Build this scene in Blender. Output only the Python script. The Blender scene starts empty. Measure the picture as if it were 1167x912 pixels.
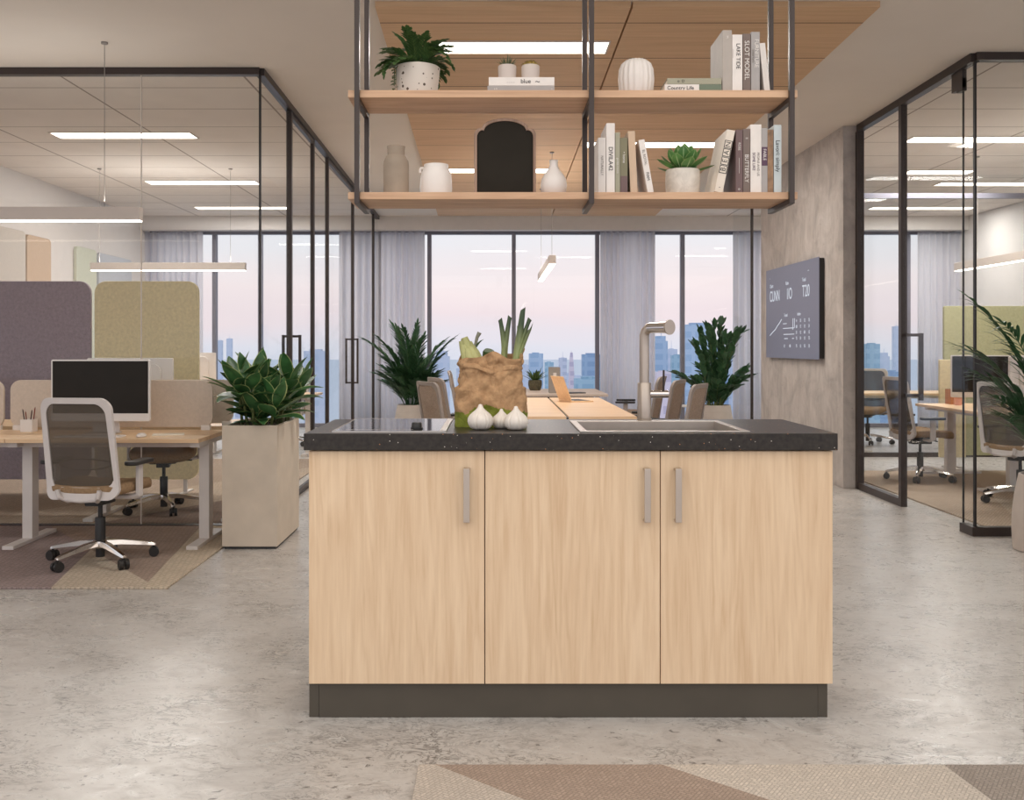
import bpy, math, random
from math import sin, cos, pi, radians, sqrt
from mathutils import Vector, Matrix
random.seed(7)
SC = bpy.context.scene
COL = SC.collection

# ------------------------------------------------------------------ camera facts (1167x912 frame)
F, CX, CY, EYE = 1100.0, 565.0, 394.0, 1.3
CEIL = 3.3
def X(px, d): return (px - CX) / F * d
def Z(py, d): return EYE - (py - CY) / F * d

# ------------------------------------------------------------------ materials
def lin(c):
    r = []
    for k in c[:3]:
        k = k / 255.0
        r.append(k / 12.92 if k <= 0.04045 else ((k + 0.055) / 1.055) ** 2.4)
    return (r[0], r[1], r[2], 1.0)

class NT:
    def __init__(self, name):
        self.m = bpy.data.materials.new(name); self.m.use_nodes = True
        self.t = self.m.node_tree; self.t.nodes.clear()
        self.out = self.n('ShaderNodeOutputMaterial')
    def n(self, kind, **kw):
        nd = self.t.nodes.new(kind)
        for k, v in kw.items(): setattr(nd, k, v)
        return nd
    def l(self, a, b): self.t.links.new(a, b)
    def val(self, sock, v):
        if hasattr(v, 'links') or isinstance(v, bpy.types.NodeSocket): self.l(v, sock)
        else: sock.default_value = v
    def math(self, op, a, b=0.0, c=None):
        nd = self.n('ShaderNodeMath', operation=op)
        self.val(nd.inputs[0], a); self.val(nd.inputs[1], b)
        if c is not None: self.val(nd.inputs[2], c)
        return nd.outputs[0]
    def mix(self, fac, a, b):
        nd = self.n('ShaderNodeMix', data_type='RGBA')
        self.val(nd.inputs[0], fac); self.val(nd.inputs[6], a); self.val(nd.inputs[7], b)
        return nd.outputs[2]
    def ramp(self, fac, stops, interp='LINEAR'):
        nd = self.n('ShaderNodeValToRGB'); nd.color_ramp.interpolation = interp
        el = nd.color_ramp.elements
        while len(el) > 1: el.remove(el[-1])
        el[0].position = stops[0][0]; el[0].color = stops[0][1]
        for p, c in stops[1:]:
            e = el.new(p); e.color = c
        self.l(fac, nd.inputs[0]); return nd.outputs[0]
    def coord(self, scale=(1, 1, 1), rot=(0, 0, 0), src='Object', loc=(0, 0, 0)):
        tc = self.n('ShaderNodeTexCoord'); mp = self.n('ShaderNodeMapping')
        mp.inputs['Scale'].default_value = scale; mp.inputs['Rotation'].default_value = rot
        mp.inputs['Location'].default_value = loc
        self.l(tc.outputs[src], mp.inputs[0]); return mp.outputs[0]
    def noise(self, vec, scale=5, detail=4, rough=.5, dist=0):
        nd = self.n('ShaderNodeTexNoise'); self.l(vec, nd.inputs['Vector'])
        nd.inputs['Scale'].default_value = scale; nd.inputs['Detail'].default_value = detail
        nd.inputs['Roughness'].default_value = rough; nd.inputs['Distortion'].default_value = dist
        return nd.outputs['Fac']
    def bump(self, h, strength=.2, dist=.01):
        nd = self.n('ShaderNodeBump'); nd.inputs['Strength'].default_value = strength
        nd.inputs['Distance'].default_value = dist; self.l(h, nd.inputs['Height']); return nd.outputs[0]
    def bsdf(self, color, rough=.5, metal=0, normal=None, spec=.5, trans=None, emit=None, estr=0):
        b = self.n('ShaderNodeBsdfPrincipled')
        self.val(b.inputs['Base Color'], color); self.val(b.inputs['Roughness'], rough)
        self.val(b.inputs['Metallic'], metal); b.inputs['Specular IOR Level'].default_value = spec
        if normal is not None: self.l(normal, b.inputs['Normal'])
        if emit is not None:
            self.val(b.inputs['Emission Color'], emit); b.inputs['Emission Strength'].default_value = estr
        self.l(b.outputs[0], self.out.inputs[0]); return b

def plain(name, rgb, rough=.5, metal=0, spec=.5, var=.06, nscale=9, bump=0):
    t = NT(name); c = lin(rgb)
    v = t.coord()
    f = t.noise(v, nscale, 3)
    lo = tuple(max(0, k * (1 - var)) for k in c[:3]) + (1,); hi = tuple(min(1, k * (1 + var)) for k in c[:3]) + (1,)
    col = t.ramp(f, [(.3, lo), (.7, hi)])
    nm = t.bump(t.noise(v, nscale * 12, 2), bump, .004) if bump else None
    t.bsdf(col, rough, metal, nm, spec); return t.m

def fabric(name, rgb, var=.18, scale=70, rough=.95, bump=.25):
    t = NT(name); c = lin(rgb); v = t.coord()
    f = t.noise(v, scale, 3, .7)
    lo = tuple(k * (1 - var) for k in c[:3]) + (1,); hi = tuple(min(1, k * (1 + var)) for k in c[:3]) + (1,)
    t.bsdf(t.ramp(f, [(.3, lo), (.7, hi)]), rough, 0, t.bump(t.noise(v, scale * 3, 2), bump, .003), .2); return t.m

def wood(name, light, dark, axis='z', scale=1.0, rough=.45, spec=.4, ring=.5, seams=None):
    """grain runs along axis"""
    t = NT(name)
    st = {'x': (1.1, 22, 22), 'y': (22, 1.1, 22), 'z': (22, 22, 1.1)}[axis]
    st2 = {'x': (.35, 5, 5), 'y': (5, .35, 5), 'z': (5, 5, .35)}[axis]
    oi = t.n('ShaderNodeObjectInfo')
    v1 = t.coord(tuple(k * scale for k in st)); v2 = t.coord(tuple(k * scale for k in st2))
    add = t.n('ShaderNodeVectorMath', operation='MULTIPLY_ADD')
    t.l(oi.outputs['Random'], add.inputs[0]); add.inputs[1].default_value = (13, 17, 23); t.l(v2, add.inputs[2])
    v2 = add.outputs[0]
    a = t.noise(v1, 2.2, 6, .65, .3)
    b = t.noise(v2, 1.6, 3, .5, 1.2)
    w = t.math('SINE', t.math('MULTIPLY', b, 34.0))
    g = t.math('ADD', t.math('MULTIPLY', a, .75), t.math('MULTIPLY', w, .10 * ring / .5))
    g = t.math('ADD', g, t.math('MULTIPLY', b, .35))
    L, D = lin(light), lin(dark)
    M = tuple((L[i] + D[i]) / 2 for i in range(3)) + (1,)
    col = t.ramp(g, [(.30, D), (.48, M), (.72, L)])
    if seams:
        ax, sp, wd, off = seams
        tc = t.n('ShaderNodeTexCoord'); sx = t.n('ShaderNodeSeparateXYZ'); t.l(tc.outputs['Object'], sx.inputs[0])
        fr = t.math('FRACT', t.math('DIVIDE', t.math('ADD', sx.outputs[ax], 100 * sp - off), sp))
        ln = t.math('LESS_THAN', fr, wd / sp)
        col = t.mix(ln, col, lin((92, 66, 48)))
    t.bsdf(col, rough, 0, t.bump(a, .08, .002), spec); return t.m

def tile_ceiling(name):
    t = NT(name)
    tc = t.n('ShaderNodeTexCoord'); s = t.n('ShaderNodeSeparateXYZ'); t.l(tc.outputs['Object'], s.inputs[0])
    fy = t.math('FRACT', t.math('DIVIDE', t.math('ADD', s.outputs[1], 67 - 7.48), .67))
    fx = t.math('FRACT', t.math('DIVIDE', t.math('ADD', s.outputs[0], 135 + 4.24), 1.36))
    ly = t.math('LESS_THAN', fy, .022); lx = t.math('LESS_THAN', fx, .013)
    ln = t.math('MAXIMUM', ly, lx)
    f = t.noise(t.coord(), 3, 3)
    base = t.ramp(f, [(.3, lin((224, 215, 207))), (.7, lin((230, 221, 213)))])
    t.bsdf(t.mix(ln, base, lin((158, 146, 138))), .9, 0, None, .2); return t.m

def emissive(name, rgb, s):
    t = NT(name); e = t.n('ShaderNodeEmission'); e.inputs[0].default_value = lin(rgb); e.inputs[1].default_value = s
    t.l(e.outputs[0], t.out.inputs[0]); return t.m

def glass(name, tint=(252, 253, 253), fac=.5, ior=1.38):
    t = NT(name); tr = t.n('ShaderNodeBsdfTransparent'); tr.inputs[0].default_value = lin(tint)
    gl = t.n('ShaderNodeBsdfGlossy'); gl.inputs['Roughness'].default_value = .01
    fr = t.n('ShaderNodeFresnel'); fr.inputs[0].default_value = ior
    mx = t.n('ShaderNodeMixShader'); t.l(t.math('MINIMUM', t.math('MULTIPLY', fr.outputs[0], fac), .05), mx.inputs[0])
    t.l(tr.outputs[0], mx.inputs[1]); t.l(gl.outputs[0], mx.inputs[2]); t.l(mx.outputs[0], t.out.inputs[0]); return t.m

def sheer(name, rgb, transp=.25, transl=.5):
    t = NT(name); c = lin(rgb)
    f = t.noise(t.coord((40, 40, .6)), 3, 3)
    lo = tuple(k * .88 for k in c[:3]) + (1,)
    col = t.ramp(f, [(.3, lo), (.7, c)])
    d = t.n('ShaderNodeBsdfDiffuse'); t.l(col, d.inputs[0])
    s = t.n('ShaderNodeBsdfTranslucent'); t.l(col, s.inputs[0])
    p = t.n('ShaderNodeBsdfTransparent')
    m1 = t.n('ShaderNodeMixShader'); m1.inputs[0].default_value = transl; t.l(d.outputs[0], m1.inputs[1]); t.l(s.outputs[0], m1.inputs[2])
    m2 = t.n('ShaderNodeMixShader'); m2.inputs[0].default_value = transp; t.l(m1.outputs[0], m2.inputs[1]); t.l(p.outputs[0], m2.inputs[2])
    t.l(m2.outputs[0], t.out.inputs[0]); return t.m

def leafmat(name, mid, edge, vein=None, rough=.4, edge_w=.12):
    """u runs across the blade: margin and midrib get their own colour"""
    t = NT(name); tc = t.n('ShaderNodeTexCoord'); s = t.n('ShaderNodeSeparateXYZ'); t.l(tc.outputs['UV'], s.inputs[0])
    e = t.math('ABSOLUTE', t.math('SUBTRACT', s.outputs[0], .5))
    f = t.noise(t.coord((1, 1, 1)), 14, 2)
    m = lin(mid); lo = tuple(k * .6 for k in m[:3]) + (1,); hi = tuple(k * 1.35 for k in m[:3]) + (1,)
    base = t.ramp(f, [(.3, lo), (.7, hi)])
    ed = t.n('ShaderNodeMapRange', interpolation_type='SMOOTHSTEP'); t.l(e, ed.inputs[0])
    ed.inputs[1].default_value = .5 - edge_w; ed.inputs[2].default_value = .5
    col = t.mix(ed.outputs[0], base, lin(edge))
    if vein:
        col = t.mix(t.math('LESS_THAN', e, .035), col, lin(vein))
    b = t.bsdf(col, rough, 0, None, .45)
    tl = t.n('ShaderNodeBsdfTranslucent'); t.l(col, tl.inputs[0])
    mx = t.n('ShaderNodeMixShader'); mx.inputs[0].default_value = .18
    t.l(b.outputs[0], mx.inputs[1]); t.l(tl.outputs[0], mx.inputs[2]); t.l(mx.outputs[0], t.out.inputs[0]); return t.m

def patch_carpet(name, cols, lines, weave=160, stripe=(1, 1)):
    """lines: list of (x at Y0, slope dx/dY, Y0): boundaries of the woven colour patches, left to right"""
    t = NT(name); tc = t.n('ShaderNodeTexCoord'); s = t.n('ShaderNodeSeparateXYZ'); t.l(tc.outputs['Object'], s.inputs[0])
    f = t.noise(t.coord((weave, weave * .8, 1)), 1, 3, .7)
    f2 = t.noise(t.coord((3, 3, 1)), 1, 3)
    br = t.n('ShaderNodeTexBrick'); br.offset = .5
    t.l(t.coord((1, 1, 1), (0, 0, radians(35))), br.inputs[0])
    br.inputs['Scale'].default_value = weave * .13; br.inputs['Mortar Size'].default_value = .04
    b2 = t.n('ShaderNodeTexBrick'); b2.offset = .5; t.l(t.coord((1, 1, 1), (0, 0, radians(125))), b2.inputs[0])
    b2.inputs['Scale'].default_value = weave * .13; b2.inputs['Mortar Size'].default_value = .04
    for q in (br, b2):
        q.inputs['Color1'].default_value = (1, 1, 1, 1); q.inputs['Color2'].default_value = (.66, .66, .66, 1); q.inputs['Mortar'].default_value = (.36, .36, .36, 1)
    ck = t.n('ShaderNodeTexChecker'); ck.inputs['Scale'].default_value = weave * .11; t.l(t.coord((1, 1, 1), (0, 0, radians(35))), ck.inputs['Vector'])
    basket = t.mix(ck.outputs['Fac'], br.outputs[0], b2.outputs[0])
    col = lin(cols[0])
    for (x0, sl, y0), c in zip(lines, cols[1:]):
        xb = t.math('ADD', t.math('MULTIPLY', t.math('SUBTRACT', s.outputs[1], y0), sl), x0)
        col = t.mix(t.math('GREATER_THAN', s.outputs[0], xb), col, lin(c))
    k = t.math('ADD', t.math('MULTIPLY', f, .9), t.math('MULTIPLY', f2, .35))
    mul = t.n('ShaderNodeMix', data_type='RGBA', blend_type='MULTIPLY'); mul.inputs[0].default_value = 1
    t.val(mul.inputs[6], col); t.l(t.ramp(k, [(.35, (.74, .72, .71, 1)), (.85, (1.0, 1.0, 1.0, 1))]), mul.inputs[7])
    mu2 = t.n('ShaderNodeMix', data_type='RGBA', blend_type='MULTIPLY'); mu2.inputs[0].default_value = .5
    t.l(mul.outputs[2], mu2.inputs[6]); t.l(basket, mu2.inputs[7])
    t.bsdf(mu2.outputs[2], .95, 0, t.bump(f, .4, .004), .1); return t.m

def floor_mat():
    t = NT('polished_concrete')
    a = t.noise(t.coord((1, 1, 1)), 1.4, 5, .6, 1.2)
    b = t.noise(t.coord((1.0, 1.35, 1), (0, 0, .45)), 5.0, 8, .68, 2.4)
    c = t.noise(t.coord((1.0, 1.9, 1), (0, 0, .30), loc=(3, 1, 0)), 7.5, 6, .62, 2.8)
    d = t.noise(t.coord((1, 1, 1), loc=(7, 2, 0)), 3.2, 4, .6, .5)
    col = t.ramp(b, [(.28, lin((164, 158, 152))), (.44, lin((187, 181, 175))), (.58, lin((196, 191, 185))), (.75, lin((207, 203, 198)))])
    col = t.mix(t.math('MULTIPLY', t.ramp(a, [(.42, (0, 0, 0, 1)), (.66, (1, 1, 1, 1))]), .3), col, lin((180, 172, 164)))
    rid = t.math('ABSOLUTE', t.math('SUBTRACT', c, .5))
    vein = t.ramp(rid, [(.006, (1, 1, 1, 1)), (.042, (0, 0, 0, 1))])
    msk = t.ramp(d, [(.43, (0, 0, 0, 1)), (.62, (1, 1, 1, 1))])
    col = t.mix(t.math('MULTIPLY', t.math('MULTIPLY', vein, msk), .8), col, lin((100, 94, 88)))
    fl = t.noise(t.coord((1, 1.7, 1), (0, 0, .4)), 26, 4, .6, 1.0)
    col = t.mix(t.math('MULTIPLY', t.ramp(fl, [(.625, (0, 0, 0, 1)), (.67, (1, 1, 1, 1))]), .75), col, lin((88, 82, 77)))
    rg = t.ramp(b, [(.3, (.36, .36, .36, 1)), (.7, (.24, .24, .24, 1))])
    t.bsdf(col, rg, 0, t.bump(b, .05, .01), .4); return t.m

def counter_mat():
    t = NT('speckled_dark_stone'); v = t.coord()
    vo = t.n('ShaderNodeTexVoronoi'); t.l(v, vo.inputs['Vector']); vo.inputs['Scale'].default_value = 55
    rnd = t.n('ShaderNodeSeparateColor'); t.l(vo.outputs['Color'], rnd.inputs[0])
    near = t.math('LESS_THAN', vo.outputs['Distance'], t.math('MULTIPLY', rnd.outputs[1], .22))
    some = t.math('GREATER_THAN', rnd.outputs[0], .25)
    k = t.math('MULTIPLY', near, some)
    n = t.noise(v, 60, 3)
    base = t.ramp(n, [(.3, lin((40, 35, 31))), (.7, lin((58, 52, 46)))])
    sp = t.mix(t.math('GREATER_THAN', rnd.outputs[2], .6), lin((210, 200, 188)), lin((176, 120, 78)))
    t.bsdf(t.mix(k, base, sp), .30, 0, t.bump(n, .05, .002), .32); return t.m

def concrete_mat():
    t = NT('board_marked_concrete')
    a = t.noise(t.coord((5, 5, 1.3)), 1.2, 6, .65, 1.2); b = t.noise(t.coord(), 3.5, 6, .6, 1.0)
    g = t.math('ADD', t.math('MULTIPLY', a, .45), t.math('MULTIPLY', b, .6))
    col = t.ramp(g, [(.36, lin((158, 150, 144))), (.52, lin((180, 171, 164))), (.70, lin((199, 191, 184)))])
    fine = t.noise(t.coord(), 34, 4, .6)
    col = t.mix(t.math('MULTIPLY', t.math('GREATER_THAN', fine, .68), .5), col, lin((128, 116, 108)))
    t.bsdf(col, .75, 0, t.bump(g, .15, .01), .3); return t.m

def facade(name, wallc, winc, sx=4.0, sz=4.0, frac=.55):
    t = NT(name); tc = t.n('ShaderNodeTexCoord'); s = t.n('ShaderNodeSeparateXYZ'); t.l(tc.outputs['Object'], s.inputs[0])
    fx = t.math('FRACT', t.math('DIVIDE', t.math('ADD', t.math('ADD', s.outputs[0], s.outputs[1]), 5000), sx))
    fz = t.math('FRACT', t.math('DIVIDE', t.math('ADD', s.outputs[2], 5000), sz))
    k = t.math('MULTIPLY', t.math('LESS_THAN', fx, frac + .2), t.math('LESS_THAN', fz, frac))
    t.bsdf(t.mix(k, lin(wallc), lin(winc)), .6, 0, None, .3); return t.m

M = {}
M['plaster'] = plain('ceiling_plaster', (226, 217, 207), .9, var=.02, nscale=2, spec=.2)
M['tiles'] = tile_ceiling('ceiling_tiles')
M['wall'] = plain('painted_wall', (214, 208, 204), .85, var=.02, spec=.2)
M['floor'] = floor_mat()
M['concrete'] = concrete_mat()
M['frame'] = plain('dark_bronze_frame', (64, 54, 50), .4, .3, var=.04)
M['winframe'] = plain('window_frame_grey', (126, 124, 134), .45, .3, var=.03)
M['black'] = plain('black_plastic', (34, 32, 31), .45)
M['seal'] = plain('black_seal', (30, 26, 26), .5)
M['glass'] = glass('partition_glass')
M['winglass'] = glass('window_glass', (254, 254, 254), .4)
M['curtain'] = sheer('sheer_curtain', (248, 245, 248), .22, .62)
M['cabinet'] = wood('pale_oak_front', (232, 205, 172), (208, 175, 139), 'z', 1.15, .5, .3, .3)
M['cabinet_side'] = wood('pale_oak_carcass', (226, 196, 160), (200, 164, 128), 'z', 1.0, .5)
M['plinth'] = plain('dark_plinth', (78, 71, 61), .5, var=.05)
M['stone'] = counter_mat()
M['steel'] = plain('brushed_steel', (200, 192, 184), .32, .9, var=.05, nscale=20)
M['chrome'] = plain('polished_chrome', (222, 216, 212), .14, 1, var=.02)
M['nickel'] = plain('satin_nickel', (196, 182, 168), .36, .85, var=.04)
M['hob'] = plain('black_hob_glass', (26, 24, 24), .07, 0, spec=.35)
M['shelfwood'] = wood('shelf_oak', (216, 178, 144), (186, 146, 115), 'x', 1.0, .5)
M['ceilwood'] = wood('ceiling_oak', (218, 182, 144), (198, 161, 124), 'x', .6, .6, .25, .3, seams=(1, .72, .012, 5.87))
M['deskwood'] = wood('desk_oak', (238, 206, 168), (218, 182, 142), 'x', .8, .4)
M['tablewood'] = wood('table_oak', (240, 206, 168), (220, 182, 142), 'x', .8, .38)
M['lamp'] = emissive('lamp_diffuser', (255, 244, 230), 5.0)
M['lampbody'] = plain('lamp_white_metal', (206, 194, 184), .5, var=.02)
M['white'] = plain('white_plastic', (226, 220, 215), .4, var=.02)
M['offwhite'] = plain('grey_white_metal', (214, 206, 200), .4, var=.03)
M['screen'] = plain('dark_screen', (42, 38, 33), .42, 0, spec=.15)
M['mesh'] = sheer('chair_mesh_dark', (104, 95, 86), .36, .15)
M['chairframe'] = plain('chair_grey_plastic', (206, 198, 194), .45, var=.03)
M['chairtaupe'] = plain('chair_taupe_plastic', (160, 148, 140), .5, var=.03)
M['seattan'] = fabric('tan_seat_fabric', (146, 120, 92))
M['seatgrey'] = fabric('taupe_seat_fabric', (168, 148, 132))
M['purple'] = fabric('mauve_felt', (152, 138, 146), .14, 40)
M['yellow'] = fabric('straw_felt', (222, 208, 168), .10, 40)
M['greenfelt'] = fabric('sage_felt', (180, 178, 138), .10, 40)
M['beigefelt'] = fabric('beige_felt', (204, 190, 176), .06, 50)
M['wallfelt'] = fabric('grey_beige_felt', (196, 188, 180), .05, 40)
M['tanfelt'] = fabric('tan_felt', (192, 170, 150), .06, 40)
M['palegreen'] = fabric('pale_green_felt', (198, 200, 184), .06, 40)
M['paleblue'] = fabric('pale_grey_felt', (186, 188, 194), .06, 40)
M['planter'] = plain('concrete_planter', (206, 192, 174), .75, var=.06, nscale=6, bump=.1)
M['potgrey'] = plain('grey_pot', (186, 174, 164), .7, var=.05, bump=.05)
M['soil'] = plain('dark_soil', (58, 42, 32), .95, var=.4, nscale=60, bump=.5)
M['ceramic'] = plain('white_ceramic', (232, 224, 216), .35, var=.02)
M['stoneware'] = plain('grey_brown_stoneware', (160, 144, 126), .7, var=.10, nscale=12, bump=.1)
M['leaf'] = leafmat('variegated_leaf', (60, 102, 58), (196, 206, 138), None, .38, .09)
M['leafplain'] = leafmat('green_leaf', (50, 84, 52), (82, 112, 66), None)
M['leafdark'] = leafmat('dark_green_leaf', (56, 92, 60), (92, 122, 82), None)
M['leaffern'] = leafmat('fern_leaf', (72, 102, 56), (112, 132, 74), None)
M['leafsucc'] = leafmat('bright_succulent_leaf', (92, 140, 76), (150, 176, 112), (170, 196, 140), .45)
M['leafcactus'] = leafmat('grey_green_spike', (122, 128, 96), (164, 158, 120), None)
M['stem'] = plain('plant_stem', (96, 104, 58), .6, var=.15)
M['gold'] = plain('dried_moss', (150, 128, 66), .9, var=.35, nscale=60)

# ------------------------------------------------------------------ mesh builder
class MB:
    def __init__(s): s.v = []; s.f = []; s.uv = {}
    def add(s, vs, fs):
        o = len(s.v); s.v += [tuple(p) for p in vs]; s.f += [tuple(o + i for i in q) for q in fs]; return o
    def box(s, x0, x1, y0, y1, z0, z1):
        vs = [(x, y, z) for z in (z0, z1) for (x, y) in ((x0, y0), (x1, y0), (x1, y1), (x0, y1))]
        s.add(vs, [(3, 2, 1, 0), (4, 5, 6, 7), (0, 1, 5, 4), (1, 2, 6, 5), (2, 3, 7, 6), (3, 0, 4, 7)]); return s
    def cbox(s, c, size): 
        return s.box(c[0] - size[0] / 2, c[0] + size[0] / 2, c[1] - size[1] / 2, c[1] + size[1] / 2, c[2] - size[2] / 2, c[2] + size[2] / 2)
    def prism(s, pts, a, b, axis='z'):
        """outline pts extruded from a to b along axis"""
        n = len(pts)
        def m(p, h):
            return {'z': (p[0], p[1], h), 'y': (p[0], h, p[1]), 'x': (h, p[0], p[1])}[axis]
        vs = [m(p, a) for p in pts] + [m(p, b) for p in pts]
        fs = [tuple(range(n - 1, -1, -1)), tuple(range(n, 2 * n))] + [(i, (i + 1) % n, n + (i + 1) % n, n + i) for i in range(n)]
        s.add(vs, fs); return s
    def bar(s, p, q, w, h=None, up=(0, 0, 1)):
        """square bar from p to q"""
        h = h or w; p, q = Vector(p), Vector(q); d = (q - p).normalized(); u = Vector(up)
        if abs(d.dot(u)) > .95: u = Vector((0, 1, 0))
        a = d.cross(u).normalized() * w / 2; b = a.cross(d).normalized() * h / 2
        vs = [p - a - b, p + a - b, p + a + b, p - a + b, q - a - b, q + a - b, q + a + b, q - a + b]
        s.add(vs, [(3, 2, 1, 0), (4, 5, 6, 7), (0, 1, 5, 4), (1, 2, 6, 5), (2, 3, 7, 6), (3, 0, 4, 7)]); return s
    def tube(s, path, r, seg=12, cap=True):
        path = [Vector(p) for p in path]; n = len(path)
        rr = r if isinstance(r, (list, tuple)) else [r] * n
        vs = []; prev = None
        for i, p in enumerate(path):
            d = (path[min(i + 1, n - 1)] - path[max(i - 1, 0)]).normalized()
            if prev is None:
                u = Vector((0, 0, 1)) if abs(d.z) < .9 else Vector((1, 0, 0))
                a = d.cross(u).normalized()
            else: a = (prev - d * prev.dot(d)).normalized()
            prev = a; b = d.cross(a)
            for k in range(seg):
                t = 2 * pi * k / seg; vs.append(p + (a * cos(t) + b * sin(t)) * rr[i])
        fs = []
        for i in range(n - 1):
            for k in range(seg):
                k2 = (k + 1) % seg
                fs.append((i * seg + k, i * seg + k2, (i + 1) * seg + k2, (i + 1) * seg + k))
        if cap: fs += [tuple(range(seg - 1, -1, -1)), tuple((n - 1) * seg + k for k in range(seg))]
        s.add(vs, fs); return s
    def lathe(s, prof, seg=40, c=(0, 0, 0), sx=1, sy=1, wob=None):
        vs = []; n = len(prof)
        for (r, z) in prof:
            for k in range(seg):
                t = 2 * pi * k / seg; q = r * (wob(t, z) if wob else 1)
                vs.append((c[0] + q * cos(t) * sx, c[1] + q * sin(t) * sy, c[2] + z))
        fs = [(i * seg + k, i * seg + (k + 1) % seg, (i + 1) * seg + (k + 1) % seg, (i + 1) * seg + k) for i in range(n - 1) for k in range(seg)]
        fs += [tuple(range(seg - 1, -1, -1)), tuple((n - 1) * seg + k for k in range(seg))]
        s.add(vs, fs); return s
    def leaf(s, p, az, el, L, W, droop=.8, n=6, fold=.12, roll=0, peak=.45, tip=0.02):
        """pointed blade: starts at p heading azimuth az, elevation el; bends down by droop radians"""
        p = Vector(p); pts = []; h = Vector((cos(az), sin(az), 0)); side = Vector((-sin(az), cos(az), 0))
        for i in range(n + 1):
            t = i / n; e = el - droop * t * t
            if i: p = p + (h * cos(e0) + Vector((0, 0, 1)) * sin(e0)) * (L / n)
            e0 = el - droop * (t + .5 / n) ** 2
            nrm = Vector((0, 0, 1)) * cos(e0) - h * sin(e0)
            sd = side * cos(roll) + nrm * sin(roll)
            q = t ** (math.log(.5) / math.log(peak)); w = max(W * .5 * sin(pi * min(max(q, .04), .985)) ** .8, W * tip)
            pts += [p - sd * w, p - nrm * (fold * w), p + sd * w]
        o = s.add(pts, [])
        for i in range(n):
            for k in range(2):
                a = o + i * 3 + k; s.f.append((a, a + 1, a + 4, a + 3))
                u = [k * .5, k * .5 + .5, k * .5 + .5, k * .5]; vv = [i / n, i / n, (i + 1) / n, (i + 1) / n]
                s.uv[len(s.f) - 1] = list(zip(u, vv))
        return s
    def frond(s, p, az, el, L, droop, nl, ll, lw, spread=.9, start=.2, ldroop=.6, n=14, r=.004):
        p = Vector(p); h = Vector((cos(az), sin(az), 0)); pts = [p.copy()]; els = [el]
        for i in range(n):
            e = el - droop * ((i + .5) / n) ** 1.6
            p = p + (h * cos(e) + Vector((0, 0, 1)) * sin(e)) * (L / n); pts.append(p.copy()); els.append(e)
        s.tube(pts, [r * (1 - .75 * i / n) for i in range(n + 1)], 5)
        for k in range(nl):
            t = start + (1 - start) * (k + .5) / nl; i = t * n; a = int(min(i, n - 1)); q = pts[a].lerp(pts[a + 1], i - a); e = els[a + 1]
            sz = .45 + .55 * sin(pi * min(1, (.12 + .88 * (k + .5) / nl)) ** .9) if k < nl - 2 else .5
            for sg in (-1, 1):
                an = spread * (1 - .45 * (k / nl)) + random.uniform(-.1, .1)
                s.leaf(q, az + sg * an, e * .8 + random.uniform(-.05, .22), ll * sz * random.uniform(.85, 1.1), lw, ldroop * random.uniform(.6, 1.3), 4, .25)
        s.leaf(pts[-1], az, els[-1], ll * .6, lw, .3, 4)
        return s
    def build(s, name, mat, parent=None, smooth=True, bevel=0, seg=2, loc=None, angle=38):
        me = bpy.data.meshes.new(name); me.from_pydata([tuple(v) for v in s.v], [], s.f)
        if s.uv:
            ul = me.uv_layers.new(name='UVMap')
            for i, q in s.uv.items():
                pl = me.polygons[i]
                for j, li in enumerate(pl.loop_indices): ul.data[li].uv = q[j]
        me.materials.append(mat); me.update()
        if smooth:
            me.polygons.foreach_set('use_smooth', [True] * len(me.polygons)); me.set_sharp_from_angle(angle=radians(angle))
        o = bpy.data.objects.new(name, me); COL.objects.link(o)
        if parent is not None: o.parent = parent
        if loc is not None: o.location = loc
        if bevel:
            b = o.modifiers.new('edge', 'BEVEL'); b.width = bevel; b.segments = seg; b.limit_method = 'ANGLE'; b.angle_limit = radians(40)
            if smooth: b.harden_normals = False
        return o

def thing(name, label, cat, loc=(0, 0, 0), rotz=0, group=None):
    o = bpy.data.objects.new(name, None); COL.objects.link(o); o.empty_display_size = .1
    o.location = loc; o.rotation_euler = (0, 0, rotz); o['label'] = label; o['category'] = cat
    if group: o['group'] = group
    return o
def tag(o, label, cat, group=None):
    o['label'] = label; o['category'] = cat
    if group: o['group'] = group
    return o
def struct(o): o['kind'] = 'structure'; return o
def children(o): return [c for c in bpy.data.objects if c.parent == o]
def copy_tree(o, parent=None):
    kids = children(o)
    c = o.copy(); COL.objects.link(c); c.parent = parent
    for k in kids: copy_tree(k, c)
    return c
def dup(o, label, loc, rotz=0, group=None):
    c = copy_tree(o); c.location = loc; c.rotation_euler = (0, 0, rotz); c['label'] = label
    if group: c['group'] = group
    return c
def rrect(x0, x1, y0, y1, r, n=6):
    pts = []
    for cx, cy, a in ((x1 - r, y0 + r, -pi / 2), (x1 - r, y1 - r, 0), (x0 + r, y1 - r, pi / 2), (x0 + r, y0 + r, pi)):
        for i in range(n + 1):
            t = a + pi / 2 * i / n; pts.append((cx + r * cos(t), cy + r * sin(t)))
    return pts
def text(name, s, size, mat, parent, loc, rot, ext=.0006, sx=1.0, align='CENTER'):
    cu = bpy.data.curves.new(name, 'FONT'); cu.body = s; cu.size = size; cu.align_x = align; cu.align_y = 'CENTER'; cu.extrude = ext
    tmp = bpy.data.objects.new(name + '_tmp', cu); COL.objects.link(tmp)
    me = bpy.data.meshes.new_from_object(tmp.evaluated_get(bpy.context.evaluated_depsgraph_get()))
    bpy.data.objects.remove(tmp); bpy.data.curves.remove(cu); me.name = name
    me.materials.clear(); me.materials.append(mat)
    o = bpy.data.objects.new(name, me); COL.objects.link(o); o.parent = parent; o.location = loc; o.rotation_euler = rot; o.scale = (sx, 1, 1)
    return o

SKY_BEHIND = 1.25
EXPOSURE = 0.2
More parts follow.
